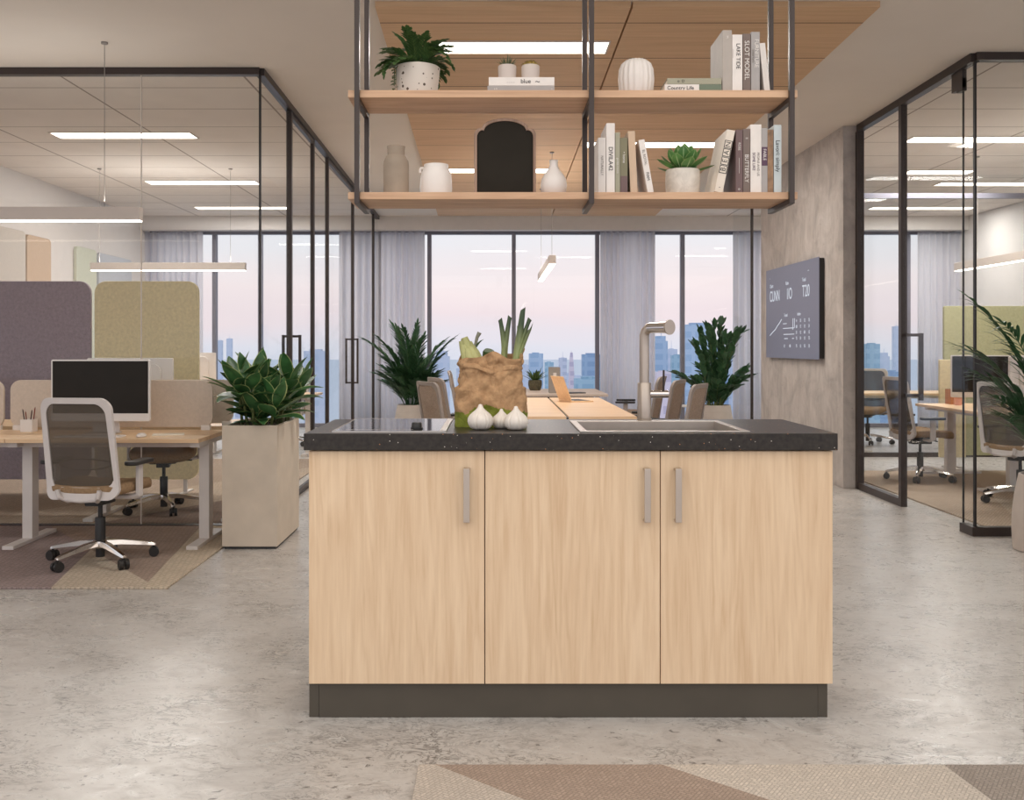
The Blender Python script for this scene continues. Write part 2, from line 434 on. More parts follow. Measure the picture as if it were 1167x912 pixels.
# ================================================================== THE ROOM
WY = 15.4                                # window wall
LC = (X(296.5, 6.96), 6.96)              # corner of the left glass room
LE = (-1.83, 15.2)                       # its far end
RC = (3.276, 6.6)                        # corner of the right glass room
RE = (3.30, 8.75)                        # where it meets the concrete wall
struct(MB().box(-14, 14, -6, 15.7, -.2, 0).build('floor', M['floor'], smooth=False))
mb = MB(); mb.prism([(-14, -1.5), (14, -1.5), (14, RC[1]), (RC[0], RC[1]), (RE[0], 15.6), (LE[0], 15.6), LC, (-14, LC[1])], CEIL, CEIL + .2)
struct(mb.build('ceiling', M['plaster'], smooth=False))
struct(MB().prism([(-14, LC[1]), LC, (LE[0], 15.6), (-14, 15.6)], CEIL + .001, CEIL + .2).build('ceiling_left', M['tiles'], smooth=False))
struct(MB().prism([(RC[0], RC[1]), (14, RC[1]), (14, 15.6), (RE[0], 15.6)], CEIL + .001, CEIL + .2).build('ceiling_right', M['tiles'], smooth=False))
struct(MB().box(-5.7, -5.5, 6.9, 15.7, 0, CEIL).build('wall_left', M['wall'], smooth=False))
struct(MB().box(7.3, 7.5, 6.5, 15.7, 0, CEIL).build('wall_right', M['wall'], smooth=False))
struct(MB().box(3.16, 3.34, 8.78, 11.5, 0, CEIL).build('wall_concrete', M['concrete'], smooth=False, bevel=.004))
struct(MB().box(-5.5, 7.3, 14.9, 15.1, 3.09, CEIL).build('trim_1', M['wall'], smooth=False))
struct(MB().box(-5.5, 7.3, 15.36, 15.6, 3.13, CEIL).build('wall_window', M['wall'], smooth=False))

mull = [X(p, WY) for p in (150, 245, 297, 393.5, 489.5, 585.5, 680.5, 777.5, 874, 970, 1034, 1130)]
ends = [-5.5] + mull + [7.3]
for i in range(len(ends) - 1):
    a, b = ends[i], ends[i + 1]
    m = MB(); w = .032
    m.box(a - (0 if i == 0 else w), a + w, WY - .05, WY + .05, 0, 3.13)
    m.box(a + w, b - w, WY - .05, WY + .05, 3.07, 3.13); m.box(a + w, b - w, WY - .05, WY + .05, 0, .06)
    if i == len(ends) - 2: m.box(b - w, b, WY - .05, WY + .05, 0, 3.13)
    if a > 5: m.box(a + w, b - w, WY - .05, WY + .05, .46, .53)
    fr = struct(m.build('window_%d' % (i + 1), M['winframe'], smooth=False))
    MB().box(a + w, b - w, WY - .008, WY + .008, .06, 3.07).build('pane', M['winglass'], fr, smooth=False)

def seg_pane(m, p, q, z0, z1, t=.012):
    m.bar((p[0], p[1], (z0 + z1) / 2), (q[0], q[1], (z0 + z1) / 2), t, z1 - z0)
def along(p, q, d):
    t = (d - p[1]) / (q[1] - p[1]); return (p[0] + (q[0] - p[0]) * t, d)

# ---- left glass room: front and corridor side
def front_wall(name, c, x_far, joints, base):
    r = MB(); r.box(min(c[0], x_far), max(c[0], x_far), c[1] - .03, c[1] + .03, CEIL - .052, CEIL)
    o = struct(r.build(name, M['frame'], smooth=False))
    MB().box(min(c[0], x_far), max(c[0], x_far), c[1] - .03, c[1] + .03, 0, base).build('bottom_rail', M['frame'], o, smooth=False)
    xs = sorted([c[0]] + joints + [x_far])
    for a, b in zip(xs[:-1], xs[1:]):
        MB().box(a + .003, b - .003, c[1] - .006, c[1] + .006, base, CEIL - .052).build('pane', M['glass'], o, smooth=False)
    for j in joints:
        MB().box(j - .0028, j + .0028, c[1] - .007, c[1] + .007, base, CEIL - .052).build('joint', M['lampbody'], o, smooth=False)
    MB().box(c[0] - .0065, c[0] + .0065, c[1] - .012, c[1] + .012, base, CEIL - .052).build('corner_seal', M['seal'], o, smooth=False)
    return o
front_wall('wall_left_front', LC, -5.5, [X(161, 6.96), X(161, 6.96) - 1.35], .012)

r = MB(); r.bar((LC[0], LC[1], CEIL - .026), (LE[0], LE[1], CEIL - .026), .06, .052)
side = struct(r.build('wall_left_side', M['frame'], smooth=False))
dd = [LC[1], 8.03, 9.13, 10.0, 12.0, 14.3, 15.2]
for i, (a, b) in enumerate(zip(dd[:-1], dd[1:])):
    p, q = along(LC, LE, a + .02), along(LC, LE, b - .02)
    if i in (1, 3): continue
    m = MB(); seg_pane(m, p, q, .012, CEIL - .052); m.build('pane', M['glass'], side, smooth=False)
for d in (8.03, 9.13, 10.0, 12.0, 14.3, 15.2):
    p = along(LC, LE, d); MB().cbox((p[0], p[1], (CEIL - .05) / 2), (.044 if d < 9 else .036, .04, CEIL - .05)).build('post', M['frame'], side, smooth=False)
m = MB(); m.bar((LC[0], LC[1], .006), (LE[0], LE[1], .006), .04, .012); m.build('bottom_rail', M['frame'], side, smooth=False)
def pull(parent, x, y, z0, z1, offs, t=.022, dy=0):
    h = MB()
    for o in offs: h.bar((x + o, y + dy, z0), (x + o, y + dy, z1), t)
    lo, hi = min(offs + [0]), max(offs + [0])
    for z in (z0 + .012, z1 - .012): h.bar((x + lo, y + dy, z), (x + hi, y + dy, z), t * .9)
    h.build('handle', M['frame'], parent, smooth=False)
for n, (a, b, hd) in enumerate(((8.05, 9.11, 8.12), (10.02, 11.98, 11.93))):
    p, q = along(LC, LE, a), along(LC, LE, b)
    m = MB(); seg_pane(m, p, q, .01, CEIL - .06)
    d = struct(m.build('door_%d' % (n + 1), M['glass'], smooth=False))
    f = MB()
    for c in (p, q): f.cbox((c[0], c[1], 1.62), (.03, .03, 3.23))
    f.bar((p[0], p[1], .03), (q[0], q[1], .03), .03, .05); f.bar((p[0], p[1], 3.225), (q[0], q[1], 3.225), .03, .04)
    f.build('frame', M['frame'], d, smooth=False)
    hp = along(LC, LE, hd); pull(d, hp[0], hp[1], .83, 1.39, [-.07, .07])

# ---- right glass room: front, fixed corner strip, swing door, framed side light
front_wall('wall_right_front', RC, 7.3, [RC[0] + 1.4, RC[0] + 2.8], .062)
r = MB(); r.bar((RC[0], RC[1], CEIL - .03), (RE[0], RE[1], CEIL - .03), .06, .06)
rs = struct(r.build('wall_right_side', M['frame'], smooth=False))
pj = along(RC, RE, 6.76)
m = MB(); seg_pane(m, (RC[0], RC[1] + .015), pj, .062, CEIL - .06); m.build('pane', M['glass'], rs, smooth=False)
m = MB(); m.bar((RC[0], RC[1] - .03, .031), (pj[0], pj[1], .031), .06, .062); m.build('bottom_rail', M['frame'], rs, smooth=False)
MB().cbox((pj[0], pj[1] + .006, 1.65), (.012, .008, 3.2)).build('joint', M['seal'], rs, smooth=False)
pp = along(RC, RE, 7.80)
MB().cbox((pp[0], pp[1], CEIL / 2 - .03), (.05, .05, CEIL - .06)).build('post', M['frame'], rs, smooth=False)
MB().cbox((RE[0], RE[1] + .0, CEIL / 2 - .03), (.06, .05, CEIL - .06)).build('post', M['frame'], rs, smooth=False)
m = MB(); m.bar((pp[0], pp[1], .03), (RE[0], RE[1], .03), .05, .06); m.build('bottom_rail', M['frame'], rs, smooth=False)
m = MB(); seg_pane(m, (pp[0], pp[1] + .025), (RE[0], RE[1] - .025), .06, CEIL - .06); m.build('pane', M['glass'], rs, smooth=False)
m = MB(); seg_pane(m, (pj[0], pj[1] + .012), (pp[0], pp[1] - .03), .012, CEIL - .07)
d3 = struct(m.build('door_3', M['glass'], smooth=False))
h = MB(); h.cbox((pj[0], pj[1] + .07, CEIL - .13), (.03, .16, .13)); h.cbox((pj[0], pj[1] + .03, CEIL - .17), (.032, .08, .09)); h.build('hinge_patch', M['frame'], d3, smooth=False)
h = MB(); h.bar((pp[0] + .12, pp[1] - .06, .86), (pp[0] + .12, pp[1] - .06, 1.40), .03)
for z in (.9, 1.385): h.bar((pp[0] - .0, pp[1] - .06, z), (pp[0] + .12, pp[1] - .06, z), .024)
h.build('handle', M['frame'], d3, smooth=False)

# glass partition that carries on from the concrete wall towards the windows
o = struct(MB().cbox((3.2, 12.06, CEIL / 2), (.03, .03, CEIL)).build('wall_glass_end', M['frame'], smooth=False))
MB().box(3.194, 3.206, 11.5, 12.04, 0, CEIL).build('pane', M['glass'], o, smooth=False)
MB().box(3.194, 3.206, 12.08, 13.0, 0, CEIL).build('pane', M['glass'], o, smooth=False)
# cross partition inside the right room
o = struct(MB().box(3.36, 7.28, 11.26, 11.32, 3.02, 3.08).build('wall_right_cross', M['winframe'], smooth=False))
MB().box(3.36, 7.28, 11.26, 11.32, 0, .05).build('bottom_rail', M['frame'], o, smooth=False)
for a, b in ((3.36, 5.3), (5.31, 7.28)):
    MB().box(a, b, 11.285, 11.295, .05, 3.02).build('pane', M['glass'], o, smooth=False)
    MB().box(a, b, 11.285, 11.295, 3.08, CEIL).build('pane', M['glass'], o, smooth=False)

# baseboard along the left wall
struct(MB().box(-5.5, -5.485, 7.0, 15.3, 0, .09).build('baseboard_left', M['winframe'], smooth=False))

# ---- curtains
def curtain(p0, p1, label, amp=.045, y=15.16):
    x0, x1 = X(p0, y), X(p1, y); n = int((x1 - x0) / .011); m = MB(); vs = []
    ph = random.random() * 9
    for i in range(n + 1):
        x = x0 + (x1 - x0) * i / n; s = x - x0
        yy = y + amp * sin(s * 2 * pi / .105 + 1.3 * sin(s * 7 + ph)) * (.65 + .35 * sin(s * 11 + ph * 2))
        for z in (.02, 1.2, 2.4, 3.085): vs.append((x, yy * 1 + (.006 * sin(z * 2 + s * 20)), z))
    fs = [(i * 4 + k, (i + 1) * 4 + k, (i + 1) * 4 + k + 1, i * 4 + k + 1) for i in range(n) for k in range(3)]
    m.add(vs, fs); o = m.build('curtain', M['curtain'], angle=180)
    so = o.modifiers.new('cloth', 'SOLIDIFY'); so.thickness = .003
    tag(o, label, 'curtain', 'sheer window curtains'); return o
curtain(160, 231, 'sheer pale curtain in the left glass room, ending beside the wall of felt panels')
curtain(386, 484, 'sheer pale curtain behind the bushy palm, by the end of the left glass room')
curtain(684, 747, 'sheer pale curtain between two window bays, directly behind the steel tap')
curtain(836, 897, 'sheer pale curtain beside the concrete wall, behind the round-leaved floor plant')
curtain(1045, 1096, 'sheer pale curtain at the window of the right glass room')

# ---- wood ceiling panel over the corridor
cp = thing('ceiling_panel', 'large oak slatted ceiling panel with long lights set into it', 'ceiling panel', (0, 0, CEIL))
def cx(side, d): 
    t = (d - 5.6) / (14.6 - 5.6); return (-.70 - .175 * t) if side == 0 else (2.23 + .18 * t) if side == 2 else .79 + .06 * t
for a, b in ((0, 1), (1, 2)):
    m = MB(); m.prism([(cx(a, 5.6) + (.006 if a else 0), 5.6), (cx(b, 5.6) - (.006 if b == 1 else 0), 5.6), (cx(b, 14.6) - (.006 if b == 1 else 0), 14.6), (cx(a, 14.6) + (.006 if a else 0), 14.6)], -.035, -.001)
    m.build('board', M['ceilwood'], cp, smooth=False)

# ---- recessed panel lights
def panel_light(x0, x1, y0, z, label, group, dy=.24):
    t = thing('panel_light', label, 'ceiling light', ((x0 + x1) / 2, y0 + dy / 2, z), 0, group)
    w, h = (x1 - x0) / 2, dy / 2
    m = MB(); b = .012
    m.box(-w - b, w + b, -h - b, -h, -.008, 0); m.box(-w - b, w + b, h, h + b, -.008, 0); m.box(-w - b, -w, -h, h, -.008, 0); m.box(w, w + b, -h, h, -.008, 0)
    m.build('frame', M['lampbody'], t, smooth=False)
    MB().box(-w, w, -h, h, -.005, -.001).build('diffuser', M['lamp'], t, smooth=False)
g = 'panel lights in the left glass room ceiling'
panel_light(-4.18, -2.87, 9.05, CEIL, 'long panel light in the left room tiles, nearest the glass front', g)
panel_light(-4.26, -2.92, 11.7, CEIL, 'long panel light in the left room tiles, middle one of the three', g)
panel_light(-4.34, -2.99, 13.88, CEIL, 'long panel light in the left room tiles, closest to the windows', g)
g = 'panel lights in the right glass room ceiling'
panel_light(4.0, 5.3, 9.24, CEIL, 'long panel light in the right room tiles, first behind the glass front', g)
panel_light(4.72, 5.47, 11.0, CEIL, 'shorter panel light in the right room tiles, just before the cross beam', g)
panel_light(5.46, 6.8, 11.8, CEIL, 'long panel light in the right room tiles, just behind the cross beam', g)
panel_light(5.45, 6.93, 13.9, CEIL, 'long panel light in the right room tiles, closest to the windows', g)
g = 'panel lights in the oak ceiling'
panel_light(-.37, .73, 6.23, CEIL - .035, 'bright panel light in the oak ceiling above the upper shelf, nearest one', g)
panel_light(.87, 2.17, 9.3, CEIL - .035, 'bright panel light in the oak ceiling behind the lower shelf succulent', g)
panel_light(-.52, .66, 10.7, CEIL - .035, 'bright panel light in the oak ceiling behind the arched board', g)

M['cable'] = plain('grey_cable', (150, 142, 136), .6)
# ---- hanging linear lamps
def pendant(x, y, L, rotz, zb, label, cables, ztop=CEIL, h=.085, w=.07):
    t = thing('pendant_lamp', label, 'pendant lamp', (x, y, zb), rotz, 'linear pendant lamps')
    MB().cbox((0, 0, h / 2 + .006), (L, w, h)).build('housing', M['lampbody'], t, smooth=False, bevel=.003)
    MB().cbox((0, 0, .003), (L - .01, w - .012, .012)).build('light_strip', M['lamp'], t, smooth=False)
    for c in cables:
        m = MB(); m.tube([(c, 0, h), (c, 0, ztop - zb - .01)], .0022, 6); m.lathe([(.022, ztop - zb - .012), (.022, ztop - zb)], 16, (c, 0, 0)); m.build('cable', M['cable'], t)
pendant((-4.3 + X(161, 6.36)) / 2, 6.36, X(161, 6.36) + 4.3, 0, 2.12, 'long white pendant lamp hanging in front of the left glass wall, nearest the desk', [.74, -.74])
pendant((X(104, 10.9) + X(280, 10.9)) / 2, 10.9, X(280, 10.9) - X(104, 10.9), 0, 2.145, 'white pendant lamp inside the left glass room above the straw yellow screen', [-.78, .70])
pendant(.57, 11.0, 2.6, pi / 2, 2.12, 'white pendant lamp over the long meeting table, seen end on between the windows', [-1.2, 1.1], CEIL - .035)
pendant(5.09, 9.2, 2.9, pi / 2, 2.12, 'white pendant lamp in the right glass room running towards the windows', [1.0, -1.1])

# ---- felt panels on the left wall
def wall_panel(p0, p1, zt, mat, label, zb=.9):
    d0 = 5.46 * F / (CX - p0); d1 = 5.46 * F / (CX - p1)
    o = MB().prism(rrect(d0, d1, zb, zt, .06), -5.5, -5.455, 'x').build('wall_panel', mat, bevel=.006)
    tag(o, label, 'acoustic panel', 'felt panels on the left wall')
wall_panel(-70, 29, 2.62, M['wallfelt'], 'large pale beige felt panel on the left wall, beside the tan one')
wall_panel(30.5, 58, 2.60, M['tanfelt'], 'narrow tan felt panel on the left wall')
wall_panel(87, 110, 2.60, M['palegreen'], 'narrow pale green felt panel on the left wall')
wall_panel(112.5, 150, 2.58, M['paleblue'], 'pale grey felt panel on the left wall, last before the curtain')

# ---- wall screen
tv = thing('wall_screen', 'dark flat dashboard screen mounted on the concrete wall', 'screen', (3.16, 10.15, 1.66))
y0, y1 = 9.27 - 10.15, 11.08 - 10.15; z0, z1 = 1.165 - 1.66, 2.155 - 1.66
MB().box(-.05, -.001, y0 + .01, y1 - .01, z0 + .01, z1 - .01).build('casing', M['black'], tv, smooth=False, bevel=.004)
sc = NT('dashboard_screen'); sc.bsdf(lin((84, 84, 96)), .3, 0, None, .4, emit=lin((104, 104, 120)), estr=.30); M['dash'] = sc.m
m = MB(); m.box(-.056, -.05, y0, y1, z0, z1)
disp = m.build('display', M['dash'], tv, smooth=False)
M['glyph'] = emissive('dashboard_glyph', (225, 230, 240), .75)
M['dashband'] = plain('dashboard_band', (98, 100, 116), .3, var=.01)
b = MB(); b.box(-.0565, -.0555, y0 + .02, y1 - .02, z1 - .15, z1 - .145); b.box(-.0565, -.0555, y0 + .02, y1 - .02, z1 - .475, z1 - .470); b.build('divider_line', M['dashband'], disp, smooth=False)
RT = (pi / 2, 0, -pi / 2)
def tvt(s, size, u, v, sx=1): text('text', s, size, M['glyph'], disp, (-.0568, y1 - u, z1 - v), RT, .0004, sx)
W = y1 - y0
tvt('CUNN', .17, .34, .31, .75); tvt('I/O', .17, .88, .31, .8); tvt('T20', .17, 1.42, .31, .85)
for u, s in ((.22, 'Chart'), (.8, 'Rate'), (1.36, 'Total')): tvt(s, .055, u, .19)
tvt('.', .08, .15, .08); tvt('...', .07, 1.5, .09)
tvt('Trend', .05, .75, .53); tvt('Index', .05, 1.2, .53)
lg = MB(); pts = [(.16, .74), (.28, .70), (.36, .68), (.44, .64), (.52, .61), (.60, .57)]
for a, c in zip(pts[:-1], pts[1:]): lg.bar((-.057, y1 - a[0], z1 - a[1]), (-.057, y1 - c[0], z1 - c[1]), .004, .009)
for u, v, l in ((.66, .62, .12), (.66, .67, .38), (.68, .735, .36), (.70, .78, .12), (.98, .78, .05)): lg.bar((-.057, y1 - u, z1 - v), (-.057, y1 - u - l, z1 - v), .004, .008)
for u, v, l in ((1.05, .57, .10), (1.0, .57, .12)): lg.bar((-.057, y1 - u, z1 - v), (-.057, y1 - u, z1 - v - l), .004, .008)
lg.build('chart_line', M['glyph'], disp, smooth=False)
for j, v in enumerate((.60, .66, .72, .78, .86)):
    for i, u in enumerate((.7, .9, 1.12, 1.25, 1.38, 1.52)):
        if (i < 2 and j < 4): continue
        tvt(random.choice(['12', '08', '4', '31', '75']), .045, u, v)
# ================================================================== KITCHEN ISLAND
def isl(px, d=3.37): return X(px, d)
DF = 3.355                                  # door face
ZC = .996; ZB = ZC - .058
xs = [X(351.5, DF), X(552.5, DF), X(752.5, DF), X(949.5, DF)]
labels = ['pale oak base cabinet of the island under the black hob', 'pale oak base cabinet in the middle of the island, below the paper bag', 'pale oak base cabinet at the right end of the island, below the sink']
hx = [X(532, DF), X(736.5, DF), X(771.5, DF)]
for i in range(3):
    a, b = xs[i], xs[i + 1]
    c = thing('base_cabinet', labels[i], 'cabinet', ((a + b) / 2, DF, .122), 0, 'island base cabinets')
    w = (b - a) / 2
    m = MB(); t = .018; D = .60
    zl = ZB - .124 - (.135 if i == 2 else 0); zr = ZB - .124 - (.135 if i == 1 else 0)
    m.box(-w + .001, -w + t, .022, D, 0, zl); m.box(w - t, w - .001, .022, D, 0, zr)
    m.box(-w + t, w - t, .022, D, 0, t); m.box(-w + t, w - t, D - t, D, t, ZB - .124); m.box(-w + t, w - t, .022, D, ZB - .142 - (.0), ZB - .1245 ) if i == 0 else m.box(-w + t, w - t, .022, .09, ZB - .142, ZB - .1245)
    m.build('body', M['cabinet_side'], c, smooth=False)
    dr = MB().box(-w + .0016, w - .0016, 0, .021, .002, ZB - .127).build('door', M['cabinet'], c, smooth=False, bevel=.0012)
    hm = MB(); x = hx[i] - (a + b) / 2; z1 = Z(533, DF) - .122; z0 = Z(594, DF) - .122; hw = .011
    hm.box(x - hw, x + hw, -.034, -.026, z0, z1); hm.box(x - hw, x + hw, -.03, 0, z1 - .008, z1); hm.box(x - hw, x + hw, -.03, 0, z0, z0 + .008)
    hm.build('handle', M['nickel'], dr, smooth=False, bevel=.0015)
k = thing('plinth', 'dark recessed plinth under the kitchen island', 'plinth', (0, DF, 0))
m = MB(); px0, px1 = X(353, DF + .03), X(942, DF + .03)
m.box(px0 + .035, px1 - .035, .018, .58, 0, .121); m.build('board', M['plinth'], k, smooth=False, bevel=.001)
for a, b in ((px0, px0 + .0345), (px1 - .0345, px1)): MB().box(a, b, .020, .585, 0, .121).build('end_post', M['plinth'], k, smooth=False, bevel=.0015)

def slab(m, xc, yc, holes, z0, z1):
    """slab on the grid xc/yc with cells in holes left out"""
    nx, ny = len(xc) - 1, len(yc) - 1
    solid = lambda i, j: 0 <= i < nx and 0 <= j < ny and (i, j) not in holes
    V = {}
    def v(i, j, k):
        if (i, j, k) not in V: V[(i, j, k)] = len(m.v); m.v.append((xc[i], yc[j], (z0, z1)[k]))
        return V[(i, j, k)]
    for i in range(nx):
        for j in range(ny):
            if not solid(i, j): continue
            m.f.append((v(i, j, 1), v(i + 1, j, 1), v(i + 1, j + 1, 1), v(i, j + 1, 1)))
            m.f.append((v(i, j, 0), v(i, j + 1, 0), v(i + 1, j + 1, 0), v(i + 1, j, 0)))
            if not solid(i, j - 1): m.f.append((v(i, j, 0), v(i + 1, j, 0), v(i + 1, j, 1), v(i, j, 1)))
            if not solid(i, j + 1): m.f.append((v(i + 1, j + 1, 0), v(i, j + 1, 0), v(i, j + 1, 1), v(i + 1, j + 1, 1)))
            if not solid(i - 1, j): m.f.append((v(i, j + 1, 0), v(i, j, 0), v(i, j, 1), v(i, j + 1, 1)))
            if not solid(i + 1, j): m.f.append((v(i + 1, j, 0), v(i + 1, j + 1, 0), v(i + 1, j + 1, 1), v(i + 1, j, 1)))
SX0, SX1, SY0, SY1 = X(661, 3.375), X(855, 3.375), 3.375, 3.86
CF, CB = 3.335, 3.985
m = MB(); slab(m, [X(346, CF), SX0 + .012, SX1 - .012, X(955, CF)], [CF, SY0 + .012, SY1 - .012, CB], {(1, 1)}, ZB, ZC)
tag(m.build('countertop', M['stone'], smooth=False, bevel=.002), 'dark speckled stone countertop across the whole island', 'countertop')
# sink
sk = thing('sink', 'rectangular stainless steel sink set into the dark countertop', 'sink', ((SX0 + SX1) / 2, (SY0 + SY1) / 2, ZC))
w, h = (SX1 - SX0) / 2, (SY1 - SY0) / 2; b = .026
m = MB(); slab(m, [-w, -w + b, w - b, w], [-h, -h + b, h - b * 1.6, h], {(1, 1)}, .0005, .005); m.build('rim', M['steel'], sk, smooth=False, bevel=.0015)
m = MB(); dp = -.17; a = (-w + b, w - b, -h + b, h - b * 1.6); t = .002; c = .03
for (x0, x1, y0, y1) in ((a[0] - t, a[0], a[2], a[3]), (a[1], a[1] + t, a[2], a[3]), (a[0], a[1], a[2] - t, a[2]), (a[0], a[1], a[3], a[3] + t)): m.box(x0, x1, y0, y1, dp, .001)
m.box(a[0] - t, a[1] + t, a[2] - t, a[3] + t, dp - t, dp); m.build('bowl', M['steel'], sk, smooth=False)
m = MB(); m.lathe([(.045, dp), (.045, dp + .003), (.036, dp + .004), (.03, dp + .0015)], 28, (0, .05, 0)); m.build('drain', M['chrome'], sk)
# tap
fx, fy = X(734, 3.93), 3.925
tp = thing('kitchen_tap', 'tall satin steel kitchen tap behind the sink', 'tap', (fx, fy, ZC))
m = MB(); m.lathe([(.030, 0), (.030, .006), (.0275, .008), (.0275, .150), (.026, .153)], 32); m.build('body', M['nickel'], tp)
m = MB(); m.tube([(0, 0, .15), (0, 0, .30), (0, 0, .345), (.004, -.004, .362), (.016, -.012, .374), (.034, -.022, .377)], [.0195, .0195, .0195, .0195, .0205, .0215], 24); m.build('riser', M['nickel'], tp)
m = MB(); m.tube([(.02, -.014, .376), (.05, -.055, .377), (.082, -.10, .377)], [.0215, .0225, .0245], 28); s_ = m.build('spout', M['chrome'], tp)
m = MB(); m.tube([(.0825, -.1007, .377), (.086, -.1055, .377)], [.030, .030], 28); m.build('spout_ring', M['nickel'], s_)
m = MB(); m.tube([(.02, 0, .107), (.098, 0, .107)], .0155, 20); lv = m.build('valve', M['chrome'], tp)
m = MB(); m.tube([(.078, -.004, .10), (.078, -.006, .205)], .0042, 10); m.build('lever', M['frame'], lv)
# hob
HX0, HX1 = X(378, 3.37), X(508, 3.37)
hb = thing('hob', 'black glass hob with a steel edge on the countertop', 'hob', ((HX0 + HX1) / 2, (3.372 + 3.95) / 2, ZC)); w = (HX1 - HX0) / 2; h = (3.95 - 3.372) / 2
m = MB(); slab(m, [-w, -w + .006, w - .022, w], [-h, -h + .006, h - .006, h], {(1, 1)}, 0, .006); m.build('edge_trim', M['steel'], hb, smooth=False)
MB().box(-w + .006, w - .022, -h + .006, h - .006, 0, .0055).build('glass_top', M['hob'], hb, smooth=False)
m = MB(); m.cbox((-.04, -h + .062, .0057), (.24, .004, .0006)); m.build('marking', M['steel'], hb, smooth=False)
m = MB(); m.lathe([(.022, .0056), (.022, .010), (.019, .011), (.0175, .026), (.016, .028)], 24, (X(475, 3.47) - (HX0 + HX1) / 2, -h + .095, 0)); m.build('knob', M['black'], hb)

# ------------------------------------------------------------------ paper bag and vegetables
def bagmat():
    t = NT('kraft_paper'); s = t.n('ShaderNodeSeparateXYZ'); tc = t.n('ShaderNodeTexCoord'); t.l(tc.outputs['Object'], s.inputs[0])
    n1 = t.noise(t.coord((1, 1, 1)), 16, 4, .6); n2 = t.noise(t.coord(), 60, 4)
    base = t.ramp(n2, [(.3, lin((172, 134, 98))), (.7, lin((194, 156, 116)))])
    hgt = t.math('ADD', t.math('ADD', s.outputs[2], t.math('MULTIPLY', t.math('SUBTRACT', n1, .5), .09)), t.math('MULTIPLY', t.math('ABSOLUTE', s.outputs[0]), .22))
    k = t.math('LESS_THAN', hgt, .083)
    col = t.mix(k, base, t.ramp(n1, [(.35, lin((104, 112, 40))), (.65, lin((140, 146, 62)))]))
    vr = t.n('ShaderNodeTexVoronoi'); vr.inputs['Scale'].default_value = 13; vr.inputs['Randomness'].default_value = 1
    wv = t.n('ShaderNodeVectorMath', operation='MULTIPLY_ADD'); nz = t.n('ShaderNodeTexNoise'); nz.inputs['Scale'].default_value = 9; nz.inputs['Detail'].default_value = 3; t.l(tc.outputs['Object'], nz.inputs['Vector'])
    t.l(nz.outputs['Color'], wv.inputs[0]); wv.inputs[1].default_value = (.09, .09, .05); t.l(tc.outputs['Object'], wv.inputs[2]); t.l(wv.outputs[0], vr.inputs['Vector'])
    hh = t.math('ADD', t.math('MULTIPLY', vr.outputs['Distance'], .9), t.math('MULTIPLY', t.noise(t.coord((1, 1, .7)), 24, 4, .6, .8), .5))
    t.bsdf(col, .8, 0, t.bump(hh, .8, .022), .2); return t.m
from mathutils import noise as mnoise
BY = 3.685; BXc = X(559, 3.56)
bag = thing('paper_bag', 'crumpled brown paper grocery bag with a green base on the countertop', 'bag', (BXc, BY, ZC))
def bag_wall(z, t, inner=0):
    """rounded rectangle section, crumpled"""
    f = z / .29
    hw = .136 - .016 * f - .012 * sin(pi * f) * (f > .5) ; hd = .092 - .010 * f
    hw -= .010 * math.exp(-((z - .225) / .018) ** 2)
    n = 7.0; c, s = cos(t), sin(t)
    r = (abs(c / hw) ** n + abs(s / hd) ** n) ** (-1 / n)
    cr = .006 * sin(t * 5 + z * 40) * sin(z * 33 + t * 3) + .005 * sin(t * 11 - z * 60) + .004 * sin(z * 95 + 2 * sin(t * 4))
    cr *= min(1, z / .06) * (.4 + .6 * min(1, f))
    g = mnoise.noise(Vector((r * c * 13, r * s * 13, z * 11 + 4))); g2 = mnoise.noise(Vector((r * c * 26 + 5, r * s * 26, z * 20)))
    cr += (.013 * (.28 - abs(g)) + .006 * (.25 - abs(g2))) * min(1, z / .05)
    r = r + cr - inner
    return (r * c, r * s, z)
m = MB(); N = 144; zs = [0, .004] + [.012 + .006 * i for i in range(47)]
vs = []
for z in zs:
    for k in range(N):
        t = 2 * pi * k / N; p = bag_wall(z, t); zz = z
        if z > .2: zz = z + (.012 * sin(t * 3 + .6) + .010 * sin(t * 5 + 2) - .022) * (z - .2) / .088 + (.012 * (p[0] / .12)) * (z - .2) / .088
        vs.append((p[0], p[1], zz))
for z, zz0 in ((.28, .28), (.2, .2), (.06, .06), (.006, .006)):
    for k in range(N):
        t = 2 * pi * k / N; p = bag_wall(z, t, .004); zz = z
        if z > .2: zz = z + (.012 * sin(t * 3 + .6) + .010 * sin(t * 5 + 2) - .022 + .012 * p[0] / .12) * (z - .2) / .088
        vs.append((p[0], p[1], zz))
R = len(vs) // N
fs = [(i * N + k, i * N + (k + 1) % N, (i + 1) * N + (k + 1) % N, (i + 1) * N + k) for i in range(R - 1) for k in range(N)]
fs.append(tuple(range(N - 1, -1, -1))); fs.append(tuple((R - 1) * N + k for k in range(N)))
m.add(vs, fs); m.build('bag_body', bagmat(), bag, angle=70)
# fold that runs around below the rim
m = MB(); vs = []
for j, (dz, o) in enumerate(((0, .001), (-.004, .006), (-.016, .009), (-.020, .004), (-.014, -.002))):
    for k in range(N):
        t = 2 * pi * k / N; z = .232 + .010 * sin(t * 2 + 1.2) + .006 * sin(t * 5); p = bag_wall(.226, t, -o); vs.append((p[0], p[1], z + dz))
m.add(vs, [(i * N + k, i * N + (k + 1) % N, ((i + 1) % 5) * N + (k + 1) % N, ((i + 1) % 5) * N + k) for i in range(5) for k in range(N)])
m.build('rim_fold', bpy.data.materials['kraft_paper'], bag, angle=70)

